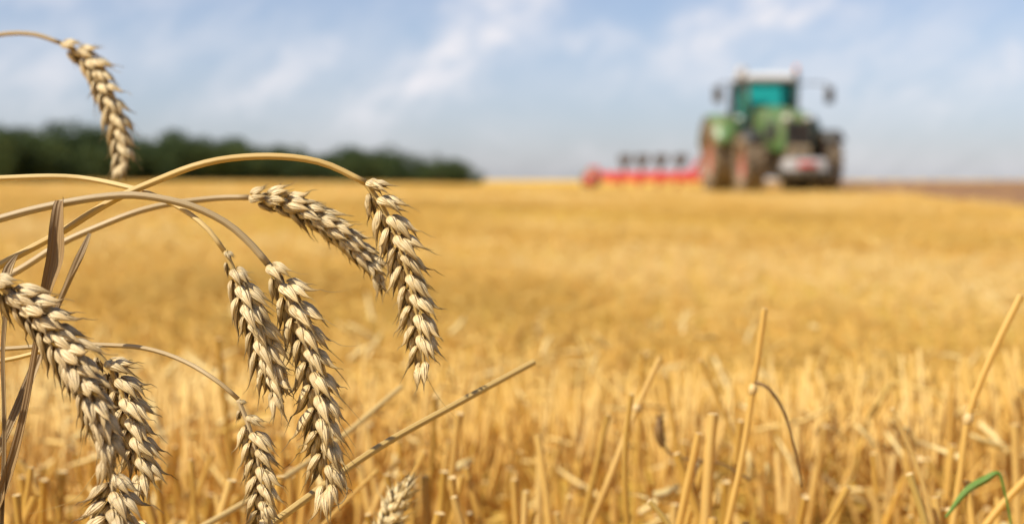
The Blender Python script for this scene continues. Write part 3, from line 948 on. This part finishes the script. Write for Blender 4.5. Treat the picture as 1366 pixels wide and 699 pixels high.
# ------------------------------------------------------------------ special straws in the picture
def straw(label, pts, r, mat='stubble', name='straw', cat='straw stalk', node=None, hollow=True, group=None, taper=0.9):
    q = spline([tuple(P(*p)) if not isinstance(p, Vector) else tuple(p) for p in pts], 50)
    root = empty(name, q[0])
    o0 = q[0].copy()
    q = q - o0
    rad = np.linspace(r, r * taper, 50)
    mb = MB().tube(q, rad, 12, usc=14, caps=(True, not hollow))
    if hollow:
        T, N, B = frames(q[-3:])
        th = np.linspace(0, 2 * math.pi, 12, endpoint=False)
        ring = lambda c, k: c[None] + k * (np.cos(th)[:, None] * N[-1] + np.sin(th)[:, None] * B[-1])
        r1 = rad[-1]
        mb.grid(np.stack([ring(q[-1], r1), ring(q[-1] + T[-1] * .0004, r1 * .7), ring(q[-1] - T[-1] * .006, r1 * .6)]), closed=True, caps=(False, True), mi=1)
    if node is not None:
        i = int(node * 49)
        seg = q[i - 1:i + 2]
        mb.tube(spline([tuple(a) for a in seg], 7), rad[i] * np.array([1, 1.2, 1.4, 1.5, 1.4, 1.2, 1.0]), 12, mi=2)
    mb.build('stem', [M[mat], M['cut_end'], M['joint']], root)
    tag(root, label, cat, group)
    return root, o0


straw('longest broken straw, leaning up to the right with a pale cut end',
      [(300, 745, .60), (385, 682, .62), (500, 600, .66), (610, 538, .69), (712, 483, .72)], .0018, mat='stem_gold', name='broken_straw')
straw('blurred leaning straw lying behind the long broken straw, cut end near the arching ears',
      [(200, 740, .74), (330, 668, .80), (440, 595, .88), (535, 516, .95)], .0019, mat='stem_gold', name='broken_straw')
straw('thin short straw low between the slim ear and the long broken straw',
      [(400, 735, .80), (450, 680, .83), (503, 628, .86)], .0013, name='broken_straw')
r_, o_ = straw('tall upright stubble stalk with a dark curled leaf at its joint, right of centre',
      [(955, 760, .82), (975, 680, .82), (990, 610, .82), (1006, 510, .82), (1020, 412, .82)], .0020, name='tall_stubble_stalk', cat='stubble stalk', node=.70)
q = spline([tuple(P(*p)) for p in [(1008, 510, .817), (1025, 518, .812), (1045, 548, .812), (1060, 598, .812), (1070, 650, .812)]], 30) - o_
MB().tube(q, np.linspace(.0021, .0010, 30), 8, usc=12, flat=.5).build('leaf', M['dark_stem'], r_)
straw('tall leaning stubble stalk with a pale joint, rightmost at the edge of the frame',
      [(1262, 760, .85), (1280, 640, .85), (1293, 552, .85), (1325, 470, .85), (1362, 394, .85)], .0023, name='tall_stubble_stalk', cat='stubble stalk', node=.55)
straw('upright pale stubble stalk with a white cut top, left of the dark seed head',
      [(848, 760, .88), (836, 690, .88), (834, 600, .88), (842, 526, .88)], .0019, name='tall_stubble_stalk', cat='stubble stalk')
straw('leaning stubble stalk rising behind the white topped stalk, left of the dark seed head',
      [(780, 720, .95), (812, 640, .95), (845, 555, .96), (880, 478, .97)], .0022, name='tall_stubble_stalk', cat='stubble stalk', node=.72)
straw('blurred upright stubble stalk just behind the leaning pair left of the dark seed head',
      [(848, 700, 1.3), (851, 600, 1.3), (857, 468, 1.3)], .0024, name='tall_stubble_stalk', cat='stubble stalk')
straw('blurred stubble stalk leaning left between the dark seed head and the tall jointed stalk',
      [(1010, 690, 1.1), (975, 575, 1.1), (934, 480, 1.1)], .0022, name='tall_stubble_stalk', cat='stubble stalk')
straw('short thick pale stubble stalk standing left of the tall jointed stalk',
      [(938, 760, .84), (944, 640, .84), (951, 552, .84)], .0034, name='tall_stubble_stalk', cat='stubble stalk')
straw('leaning golden stubble stalk with a bright cut top below the dark seed head',
      [(895, 760, .84), (910, 680, .84), (932, 578, .84)], .0024, name='tall_stubble_stalk', cat='stubble stalk')
straw('whitish bleached stubble stalk low near the green blade',
      [(1248, 760, .84), (1232, 690, .84), (1213, 632, .84)], .0026, mat='straw_pale', name='tall_stubble_stalk', cat='stubble stalk')
straw('leaning pale straw crossing the bottom right corner under the green blade',
      [(1300, 720, .83), (1335, 675, .83), (1375, 632, .83)], .0024, name='broken_straw')
straw('blurred pale straw leaning right, midway between the two tall jointed stalks',
      [(1135, 640, 1.5), (1160, 560, 1.5), (1188, 512, 1.5)], .0040, mat='straw_pale', name='broken_straw')
straw('thin golden straw leaning left, right of the curled dark leaf',
      [(1245, 700, .95), (1225, 625, .95), (1190, 545, .95)], .0018, name='broken_straw')
straw('short pale cut straw leaning in at the bottom below the white topped stalk',
      [(905, 720, .80), (885, 690, .80), (866, 668, .80)], .0018, mat='straw_pale', name='broken_straw')
straw('bright orange gold stubble stalk standing behind the tip of the longest ear',
      [(360, 760, .78), (366, 690, .78), (374, 635, .78)], .0026, name='tall_stubble_stalk', cat='stubble stalk')

# dark weed seed head on a bent stem
q = spline([tuple(P(*p)) for p in [(1000, 640, .95), (960, 618, .95), (915, 612, .95), (893, 604, .95), (884, 588, .95)]], 40)
root = empty('weed', q[0]); o0 = q[0].copy()
MB().tube(q - o0, np.linspace(.0011, .0008, 40), 8, usc=10).build('stem', M['dark_stem'], root)
hd = MB()
hq = spline([tuple(P(*p)) for p in [(884, 596, .95), (879, 578, .95), (880, 556, .95)]], 30) - o0
hd.tube(hq, 0.0030 * np.sin(np.linspace(.25, 2.95, 30)) + .0004, 12, usc=10)
rn = random.Random(4)
for k in range(70):
    i = rn.randint(1, 28)
    dv = Vector((rn.gauss(0, 1), rn.gauss(0, 1), rn.gauss(.6, .5))).normalized()
    bract(hd, hq[i] + np.array(dv) * .0012, np.array(dv) + np.array([0, 0, .5]), (rn.gauss(0, 1), rn.gauss(0, 1), .1), .0032, .0014, .0012, .0002, .0006, rn.random(), rn)
hd.build('seed_head', M['dark_stem'], root)
tag(root, 'small dark brown weed seed head on a bent stem among the stubble', 'weed')

# green blade of grass bent over
root = empty('grass_blade', P(1355, 740, .80))
o0 = np.array(root.location)
add_leaf([(1355, 760, .80), (1350, 700, .80), (1341, 655, .80), (1333, 631, .80), (1316, 639, .80), (1290, 656, .80), (1262, 690, .80)],
         (.0013, .0014, .0015, .0022, .0042, .0040, .0014), (.4, .4, .3, .2, .1, .0, .0), root, o0, M['green_blade']).name = 'blade'
tag(root, 'fresh green blade of grass folded over, at the bottom right', 'grass blade')


# ------------------------------------------------------------------ far trees
def leafcloud(seed, n=2600):
    r2 = np.random.default_rng(seed)
    nl = 14
    cen = np.stack([r2.normal(0, .26, nl), r2.normal(0, .26, nl), r2.uniform(.30, .84, nl)], 1)
    cr = r2.uniform(.13, .22, nl)
    k = r2.integers(0, nl, n)
    d = r2.normal(0, 1, (n, 3)); d /= np.linalg.norm(d, axis=1)[:, None]
    p = cen[k] + d * (cr[k] * r2.uniform(.6, 1.08, n))[:, None]
    a = r2.normal(0, 1, (n, 3)); a /= np.linalg.norm(a, axis=1)[:, None]
    b2 = np.cross(a, r2.normal(0, 1, (n, 3))); b2 /= np.linalg.norm(b2, axis=1)[:, None]
    sz = r2.uniform(.014, .034, n)[:, None]
    V = np.stack([p - a * sz, p - b2 * sz * .7, p + a * sz, p + b2 * sz * .7], 1).reshape(-1, 3)
    me = bpy.data.meshes.new('crown')
    F = np.arange(4 * n).reshape(-1, 4)
    me.from_pydata(V.tolist(), [], F.tolist())
    at = me.attributes.new('tint', 'FLOAT', 'POINT')
    at.data.foreach_set('value', np.repeat(np.clip(r2.random(nl)[k] * .7 + r2.random(n) * .3, 0, 1), 4).astype(np.float32))
    me.materials.append(M['foliage'])
    tk = MB()
    tk.tube(spline([(0, 0, -.03), (.01, 0, .2), (-.01, .01, .45), (0, 0, .7)], 12), np.linspace(.03, .008, 12), 8)
    for i in range(6):
        c_ = cen[i]
        tk.tube(spline([(0, 0, .22 + .05 * i), tuple(c_ * .6 + np.array([0, 0, .15])), tuple(c_)], 8), np.linspace(.012, .003, 8), 6)
    return me, tk.build('trunk', M['bark'], link=False)


crowns = [leafcloud(50 + i) for i in range(6)]
prof_x = [-60, 0, 30, 62, 85, 112, 150, 175, 215, 255, 300, 350, 400, 445, 485, 515, 535, 560, 590, 620, 640]
prof_y = [168, 166, 172, 187, 182, 170, 176, 184, 180, 186, 186, 194, 204, 203, 201, 206, 222, 219, 213, 218, 230]


def tree(px, dist, top_y, label, k, wide=1.0):
    x = (px - W0 / 2) / FPX * dist
    gz = float(ground_h(x, dist))
    top = CAM_Z + (HORIZON - top_y) / FPX * dist
    h = top - gz
    root = empty('tree', (x, dist, gz), random.uniform(0, 6.28))
    cm, tm = crowns[k % 6]
    for nm, me in (('crown', cm), ('trunk', tm)):
        o = bpy.data.objects.new(nm, me)
        S.collection.objects.link(o)
        o.parent = root
        o.scale = (h * .95 * wide, h * .95 * wide, h)
    tag(root, label, 'tree', 'trees of the far wood')


i = 0
for row, (dd, dy) in enumerate(((350, 7), (372, 0), (395, -1))):
    px = -75 + row * 9
    while px < 618:
        d_ = dd + (px + 60) * 0.25
        ty = float(np.interp(px, prof_x, prof_y)) + dy - 3 + random.uniform(-7, 7) * (1 if row == 1 else .6)
        tree(px, d_, ty, 'dark green leafy tree in the dense far wood along the skyline', i, 1.25)
        i += 1
        px += random.uniform(23, 33) if px < 420 else random.uniform(15, 21)
tree(590, 500, 212, 'dark rounded tree topping the low clump at the right end of the far wood', 2, 1.4)
tree(627, 505, 223, 'last low tree at the right end of the far wood', 4, 1.5)
# shaded undergrowth that closes the foot of the wood
ug = MB()
r3 = random.Random(9)
ua, ub, uc = [], [], []
for px in range(-90, 640, 3):
    for k in range(34):
        d_ = 352 + (px + 60) * .25 + r3.uniform(-8, 50)
        x = (px + r3.uniform(-2, 2) - W0 / 2) / FPX * d_
        z = float(ground_h(x, d_)) + r3.uniform(0, 1) * (5.5 if px < 560 else 4.8)
        a = np.array([r3.gauss(0, 1), r3.gauss(0, .6), r3.gauss(0, 1)]); a /= np.linalg.norm(a)
        b_ = np.cross(a, [r3.gauss(0, .5), 1, r3.gauss(0, .5)]); b_ /= np.linalg.norm(b_)
        s_ = r3.uniform(.4, .9)
        p = np.array([x, d_, z])
        ug.add([p - a * s_, p - b_ * s_, p + a * s_, p + b_ * s_], [(0, 1, 2, 3)], tint=r3.random() * .6)
tag(ug.build('undergrowth', M['foliage'], smooth=False), 'dark leafy undergrowth along the foot of the far wood', 'undergrowth', kind='stuff')


# ------------------------------------------------------------------ tractor
TD = 39.0
TH = R(5.5)
tx = (1018 - W0 / 2) / FPX * TD
tz = float(ground_h(tx, TD))
# tractor faces -Y in its own space; the cab centre sits 0.8 m behind the origin
org = Vector((tx, TD, 0)) - Matrix.Rotation(TH, 3, 'Z') @ Vector((0, 0.8, 0))
trac = empty('tractor', (org.x, org.y, tz + 0.02), TH)
trac.scale = (.95, .95, .98)
tag(trac, 'green farm tractor with red wheel rims and white cab roof on the skyline', 'tractor')


def rotx(a):
    return Matrix.Rotation(a, 3, 'X')


def wheel(x, y, r, wd, sgn):
    root = empty('wheel', (x, y, r))
    root.parent = trac
    ty_ = MB()
    h = wd / 2
    prof = [(-h * .78, r * .58), (-h * .98, r * .66), (-h, r * .80), (-h * .92, r * .92), (-h * .6, r * .955), (0, r * .965), (h * .6, r * .955), (h * .92, r * .92), (h, r * .80), (h * .98, r * .66), (h * .78, r * .58), (-h * .78, r * .58)]
    ty_.lathe(prof, 40)
    n = 20
    for k in range(n):
        for sd_ in (-1, 1):
            a = 2 * math.pi * (k + (0 if sd_ < 0 else .5)) / n
            rm = Matrix.Rotation(a, 3, 'X') @ Matrix.Rotation(sd_ * R(32), 3, 'Z')
            c = Matrix.Rotation(a, 3, 'X') @ Vector((sd_ * h * .5, 0, r * .965))
            ty_.box(c, (h * 1.15, r * .075, r * .075), rm)
    ty_.build('tyre', M['tyre'], root, smooth=False)
    rim = MB()
    rim.lathe([(-h * .8, r * .60), (-h * .55, r * .57), (-h * .45, r * .50), (h * .1 * sgn, r * .42), (h * .3 * sgn, r * .2), (h * .55 * sgn, r * .19), (h * .57 * sgn, .001)], 32)
    rim.lathe([(h * .8, r * .60), (h * .5, r * .56), (h * .3, r * .5), (h * .1 * sgn, r * .42)], 32)
    for k in range(8):
        a = k * math.pi / 4
        rim.box((h * .42 * sgn, math.cos(a) * r * .13, math.sin(a) * r * .13), (.06, .04, .04))
    rim.build('rim', M['red_dusty'], root)
    return root


for sgn in (-1, 1):
    wheel(sgn * 1.06, -1.55, .78, .56, sgn)
    wheel(sgn * 1.20, 1.35, 1.03, .74, sgn)

b = MB()
b.box((0, -.5, .95), (.62, 4.4, .55), bevel=.06)
b.box((0, -1.55, .78), (1.75, .28, .26), bevel=.05)
b.box((0, 1.35, 1.0), (1.8, .42, .42), bevel=.06)
b.box((0, 1.0, 1.3), (1.2, 1.5, .45), bevel=.05)
b.box((-.72, .1, .85), (.42, 1.1, .55), bevel=.08)
b.box((.72, .1, .85), (.42, 1.1, .55), bevel=.08)
b.box((0, -1.5, .62), (1.5, .5, .42), bevel=.1)
b.box((0, -.3, .62), (.9, 2.6, .4), bevel=.1)
b.build('chassis', M['muddy_metal'], trac, smooth=False)
# bonnet: lofted sections, narrow waist and rounded top
rows = []
for y, wv2, z0, z1 in ((-2.48, .36, 1.12, 1.86), (-2.40, .44, 1.08, 2.0), (-2.1, .48, 1.08, 2.12), (-1.2, .50, 1.12, 2.24), (-.3, .52, 1.2, 2.32), (.05, .52, 1.25, 2.34)):
    rows.append([(-wv2, y, z0), (-wv2, y, z0 + (z1 - z0) * .55), (-wv2 * .96, y, z1 - .12), (-wv2 * .72, y, z1 - .02), (0, y, z1 + .03), (wv2 * .72, y, z1 - .02), (wv2 * .96, y, z1 - .12), (wv2, y, z0 + (z1 - z0) * .55), (wv2, y, z0)])
hb = MB().grid(np.array(rows))
hb.add(rows[0], [tuple(range(9))]); hb.add(rows[-1], [tuple(range(9))[::-1]])
hb.build('bonnet', M['green_paint'], trac, smooth=False)
g = MB()
g.box((0, -2.50, 1.46), (.70, .05, .76), bevel=.02)
for k in range(9):
    g.box((0, -2.535, 1.24 + k * .065), (.54, .02, .025))
g.box((-.512, -1.6, 1.62), (.03, 1.0, .42)); g.box((.512, -1.6, 1.62), (.03, 1.0, .42))
g.build('grille', M['grille'], trac, smooth=False)
for sgn in (-1, 1):
    hl = MB().box((sgn * .30, -2.47, 1.93), (.2, .08, .11), bevel=.02)
    hl.build('headlight', M['lens'], trac)
    hl2 = MB().box((sgn * .95, .02, 2.02), (.18, .08, .12), bevel=.02)
    hl2.build('work_light', M['lens'], trac)
# cab frame
cf = MB()
corners = {}
for sx_ in (-1, 1):
    fb, ft = Vector((sx_ * .62, -.02, 1.45)), Vector((sx_ * .74, .10, 3.06))
    rb, rt = Vector((sx_ * .86, 1.62, 1.55)), Vector((sx_ * .78, 1.55, 3.06))
    mb_, mt_ = Vector((sx_ * .88, .85, 1.4)), Vector((sx_ * .80, .85, 3.06))
    corners[sx_] = (fb, ft, rb, rt)
    for a, c2, r2_ in ((fb, ft, .065), (rb, rt, .06), (mb_, mt_, .045), (ft, rt, .05), (fb, rb, .05)):
        cf.tube([a, (a + c2) / 2, c2], r2_, 8)
for k in (0, 1, 2, 3):
    a, c2 = corners[-1][k], corners[1][k]
    cf.tube([a, (a + c2) / 2, c2], .055, 8)
cf.box((0, .8, 1.42), (1.5, 1.6, .12), bevel=.03)
cf.box((0, .02, 1.62), (1.12, .06, .36))
cab = cf.build('cab', M['dark_metal'], trac, smooth=False)


def quad(name, pts, mat, parent, th=.012):
    pts = [Vector(p) for p in pts]
    nrm = (pts[1] - pts[0]).cross(pts[2] - pts[0]).normalized() * th
    v = [tuple(p) for p in pts] + [tuple(p + nrm) for p in pts]
    return MB().add(v, [(3, 2, 1, 0), (4, 5, 6, 7), (0, 1, 5, 4), (1, 2, 6, 5), (2, 3, 7, 6), (3, 0, 4, 7)]).build(name, mat, parent, smooth=False)


quad('windscreen', [(-.58, .03, 1.78), (.58, .03, 1.78), (.70, .12, 3.02), (-.70, .12, 3.02)], M['glass'], cab)
quad('rear_window', [(-.80, 1.60, 1.65), (.80, 1.60, 1.65), (.72, 1.56, 3.02), (-.72, 1.56, 3.02)], M['glass'], cab)
for sx_ in (-1, 1):
    quad('side_window', [(sx_ * .66, .06, 1.55), (sx_ * .86, .80, 1.50), (sx_ * .78, .80, 3.02), (sx_ * .74, .16, 3.02)], M['glass'], cab)
    quad('side_window', [(sx_ * .88, .90, 1.55), (sx_ * .86, 1.56, 1.60), (sx_ * .78, 1.50, 3.02), (sx_ * .80, .90, 3.02)], M['glass'], cab)
MB().box((0, .84, 3.17), (1.56, 1.78, .22), taper=(.9, .9), bevel=.08).build('cab_roof', M['roof_white'], trac, smooth=False)
MB().box((0, -.02, 3.10), (1.5, .12, .12), bevel=.03).build('light_bar', M['white_paint'], trac, smooth=False)
MB().lathe([(0, .001), (0, .16), (.12, .17), (.30, .15), (.36, .001)], 16, 'Z', (-.80, .35, 3.12)).build('receiver', M['white_paint'], trac)
MB().lathe([(0, .001), (0, .06), (.14, .06), (.19, .03), (.2, .001)], 14, 'Z', (.78, .3, 3.30)).build('beacon', M['orange'], trac)
st = MB().box((0, 1.1, 1.75), (.5, .5, .14), bevel=.05).box((0, 1.36, 2.15), (.48, .14, .75), bevel=.05)
st.build('driver_seat', M['seat'], trac)
sw = MB()
a_ = np.linspace(0, 2 * math.pi, 25)
sw.tube(np.stack([.2 * np.cos(a_), .52 + .09 * np.sin(a_), 2.08 + .18 * np.sin(a_)], 1), .018, 6)
sw.tube([(0, .3, 1.6), (0, .42, 1.85), (0, .52, 2.08)], .05, 8)
sw.build('steering_wheel', M['seat'], trac)
for sx_ in (-1, 1):
    rows = []
    for a in np.linspace(R(15), R(165), 14):
        cy, cz, rr_ = 1.35, 1.03, 1.16
        rows.append([(sx_ * .80, cy - math.cos(a) * rr_, cz + math.sin(a) * rr_), (sx_ * 1.22, cy - math.cos(a) * (rr_ + .02), cz + math.sin(a) * (rr_ + .02)),
                     (sx_ * 1.58, cy - math.cos(a) * rr_, cz + math.sin(a) * rr_ - .02), (sx_ * 1.60, cy - math.cos(a) * (rr_ - .09), cz + math.sin(a) * (rr_ - .09)),
                     (sx_ * 1.22, cy - math.cos(a) * (rr_ - .04), cz + math.sin(a) * (rr_ - .04)), (sx_ * .80, cy - math.cos(a) * (rr_ - .04), cz + math.sin(a) * (rr_ - .04))])
    MB().grid(np.array(rows), closed=True, caps=(True, True)).build('rear_mudguard', M['green_paint'], trac)
    rows = []
    for a in np.linspace(R(40), R(160), 10):
        cy, cz, rr_ = -1.55, .78, .88
        rows.append([(sx_ * .86, cy - math.cos(a) * rr_, cz + math.sin(a) * rr_), (sx_ * 1.40, cy - math.cos(a) * rr_, cz + math.sin(a) * rr_),
                     (sx_ * 1.40, cy - math.cos(a) * (rr_ - .03), cz + math.sin(a) * (rr_ - .03)), (sx_ * .86, cy - math.cos(a) * (rr_ - .03), cz + math.sin(a) * (rr_ - .03))])
    MB().grid(np.array(rows), closed=True, caps=(True, True)).build('front_mudguard', M['dark_metal'], trac)
    ma = MB().tube([(sx_ * .74, .1, 2.98), (sx_ * 1.2, -.05, 3.0), (sx_ * 1.58, -.12, 2.95), (sx_ * 1.60, -.12, 2.8)], .025, 6)
    arm = ma.build('mirror_arm', M['dark_metal'], trac)
    MB().box((sx_ * 1.62, -.13, 2.66), (.26, .10, .46), bevel=.04).build('mirror', M['dark_metal'], arm)
    sp_ = MB()
    for k in range(4):
        sp_.box((sx_ * .86, .25 + .06 * k, .55 + .28 * k), (.30, .22, .04))
    sp_.box((sx_ * .72, .35, .95), (.03, .25, 1.0))
    sp_.build('step', M['dark_metal'], trac, smooth=False)
ex = MB().tube([(.62, -.15, 1.3), (.64, -.15, 2.2), (.66, -.12, 3.0), (.68, -.05, 3.28)], .075, 12)
ex.build('exhaust', M['dark_metal'], trac)
fw = MB().box((0, -3.05, .68), (1.16, .62, .40), taper=(.96, .8), bevel=.09)
fwo = fw.build('front_weight', M['white_paint'], trac, smooth=False)
MB().box((0, -3.375, .72), (.50, .03, .12), bevel=.01).build('red_band', M['red_paint'], fwo)
MB().box((0, -3.02, .48), (1.5, .66, .22), taper=(1.1, 1.05), bevel=.06).build('ballast', M['dark_metal'], fwo, smooth=False)
lk = MB()
for sx_ in (-1, 1):
    lk.tube([(sx_ * .35, -2.5, .75), (sx_ * .40, -2.8, .65), (sx_ * .42, -3.05, .6)], .06, 8)
    lk.tube([(sx_ * .42, 2.0, .75), (sx_ * .45, 2.5, .65), (sx_ * .45, 2.95, .62)], .06, 8)
lk.tube([(0, -2.45, 1.1), (0, -2.75, 1.05), (0, -3.0, 1.0)], .05, 8)
lk.tube([(0, 2.0, 1.3), (0, 2.5, 1.25), (0, 2.95, 1.2)], .05, 8)
lk.build('hitch', M['dark_metal'], trac)

# ------------------------------------------------------------------ reversible plough
hp = trac.matrix_basis @ Vector((0, 3.0, 0))
hp = Matrix.Translation(trac.location) @ Matrix.Rotation(TH, 4, 'Z') @ Vector((0, 3.0, 0))
pl = empty('plough', (hp.x, hp.y, float(ground_h(hp.x, hp.y))), 0)
tag(pl, 'red reversible plough with dark upturned mouldboards, trailing out left behind the tractor', 'plough')
endp = P(792, 240, 43.0)
dirp = Vector((endp.x - hp.x, endp.y - hp.y, 0))
LP = dirp.length
yaw = math.atan2(dirp.y, dirp.x)
pl.rotation_euler = (0, 0, yaw)      # its own +X runs along the beam
def beam_at(pxk):
    return min(np.linspace(0, LP, 400), key=lambda s_: abs((lambda wpt: wpt.x / wpt.y * FPX + W0 / 2)(Vector((hp.x, hp.y, 0)) + dirp.normalized() * float(s_)) - pxk))


fb_ = MB()
fb_.box((LP / 2 + .1, 0, .40), (LP - .1, .20, .28), bevel=.02)
fb_.box((LP * .35, .28, .34), (LP * .6, .10, .12), Matrix.Rotation(R(-5), 3, 'Z'), bevel=.02)
for k in range(5):
    fb_.box((.9 + k * (LP - 1.6) / 4, 0, .36), (.22, .34, .30), bevel=.02)
fb_.build('beam', M['red_paint'], pl, smooth=False)
hd_ = MB()
hd_.box((0, 0, .75), (.22, .9, .95), taper=(.8, .5), bevel=.03)
hd_.box((.28, 0, .55), (.5, .36, .40), bevel=.05)
hd_.tube([(-.05, -.38, .35), (.0, -.2, .9), (.05, 0, 1.35)], .07, 8)
hd_.tube([(-.05, .38, .35), (.0, .2, .9), (.05, 0, 1.35)], .07, 8)
hd_.tube([(.05, 0, 1.35), (.4, 0, .9), (.9, 0, .45)], .06, 8)
hx_ = float(beam_at(941))
hd_.box((hx_ - .05, -.05, .74), (.52, .34, 1.02), taper=(.6, .7), bevel=.03)
hd_.tube([(hx_ + .55, 0, .45), (hx_ + .2, 0, .85), (hx_, 0, 1.22)], .07, 8)
hd_.tube([(hx_ - .9, 0, 1.0), (hx_ - .4, 0, 1.12), (hx_, 0, 1.22)], .06, 8)
hd_.build('headstock', M['red_paint'], pl, smooth=False)


def mould(xp, up):
    leg = MB().tube([(xp, 0, .36), (xp + .03, -.06, .36 + up * .25), (xp + .12, -.1, .36 + up * .56)], .05, 8)
    lo = leg.build('plough_leg', M['red_paint'] if up < 0 else M['steel'], pl)
    gx, gz = np.meshgrid(np.linspace(0, 1, 10), np.linspace(0, 1, 7))
    px_ = xp - .22 + gx * .52
    py_ = -.10 - .22 * gx ** 1.5 - .12 * (gz - .4) ** 2 * (1 + gx * 2)
    pz_ = .36 + up * (.72 - gz * (.16 + .26 * np.sin(gx * math.pi * .8)))
    g1 = np.stack([px_, py_, pz_], -1)
    mbd = MB().grid(g1).grid(g1[:, ::-1] + np.array([0, -.018, 0]))
    mbd.build('mouldboard', M['steel'], pl)


for pxk in (832, 855, 880, 906):
    # position along the beam whose image falls at pxk
    best = beam_at(pxk)
    mould(float(best), 1)
    mould(float(best) + .05, -1)
dw = MB()
dw.lathe([(-.12, .001), (-.12, .12), (-.11, .27), (-.07, .31), (.07, .31), (.11, .27), (.12, .12), (.12, .001)], 24, 'Y', (LP + .05, .1, .31))
dwo = dw.build('depth_wheel', M['tyre'], pl)
MB().lathe([(-.135, .001), (-.135, .16), (-.10, .17), (.10, .17), (.135, .16), (.135, .001)], 20, 'Y', (LP + .05, .1, .31)).build('rim', M['red_paint'], dwo)
ws = MB().box((LP + .02, -.1, .55), (.34, .16, .30), bevel=.03)
ws.tube([(LP - .3, 0, .4), (LP - .1, -.05, .6), (LP + .05, -.05, .4)], .05, 8)
ws.build('wheel_bracket', M['red_paint'], pl, smooth=False)
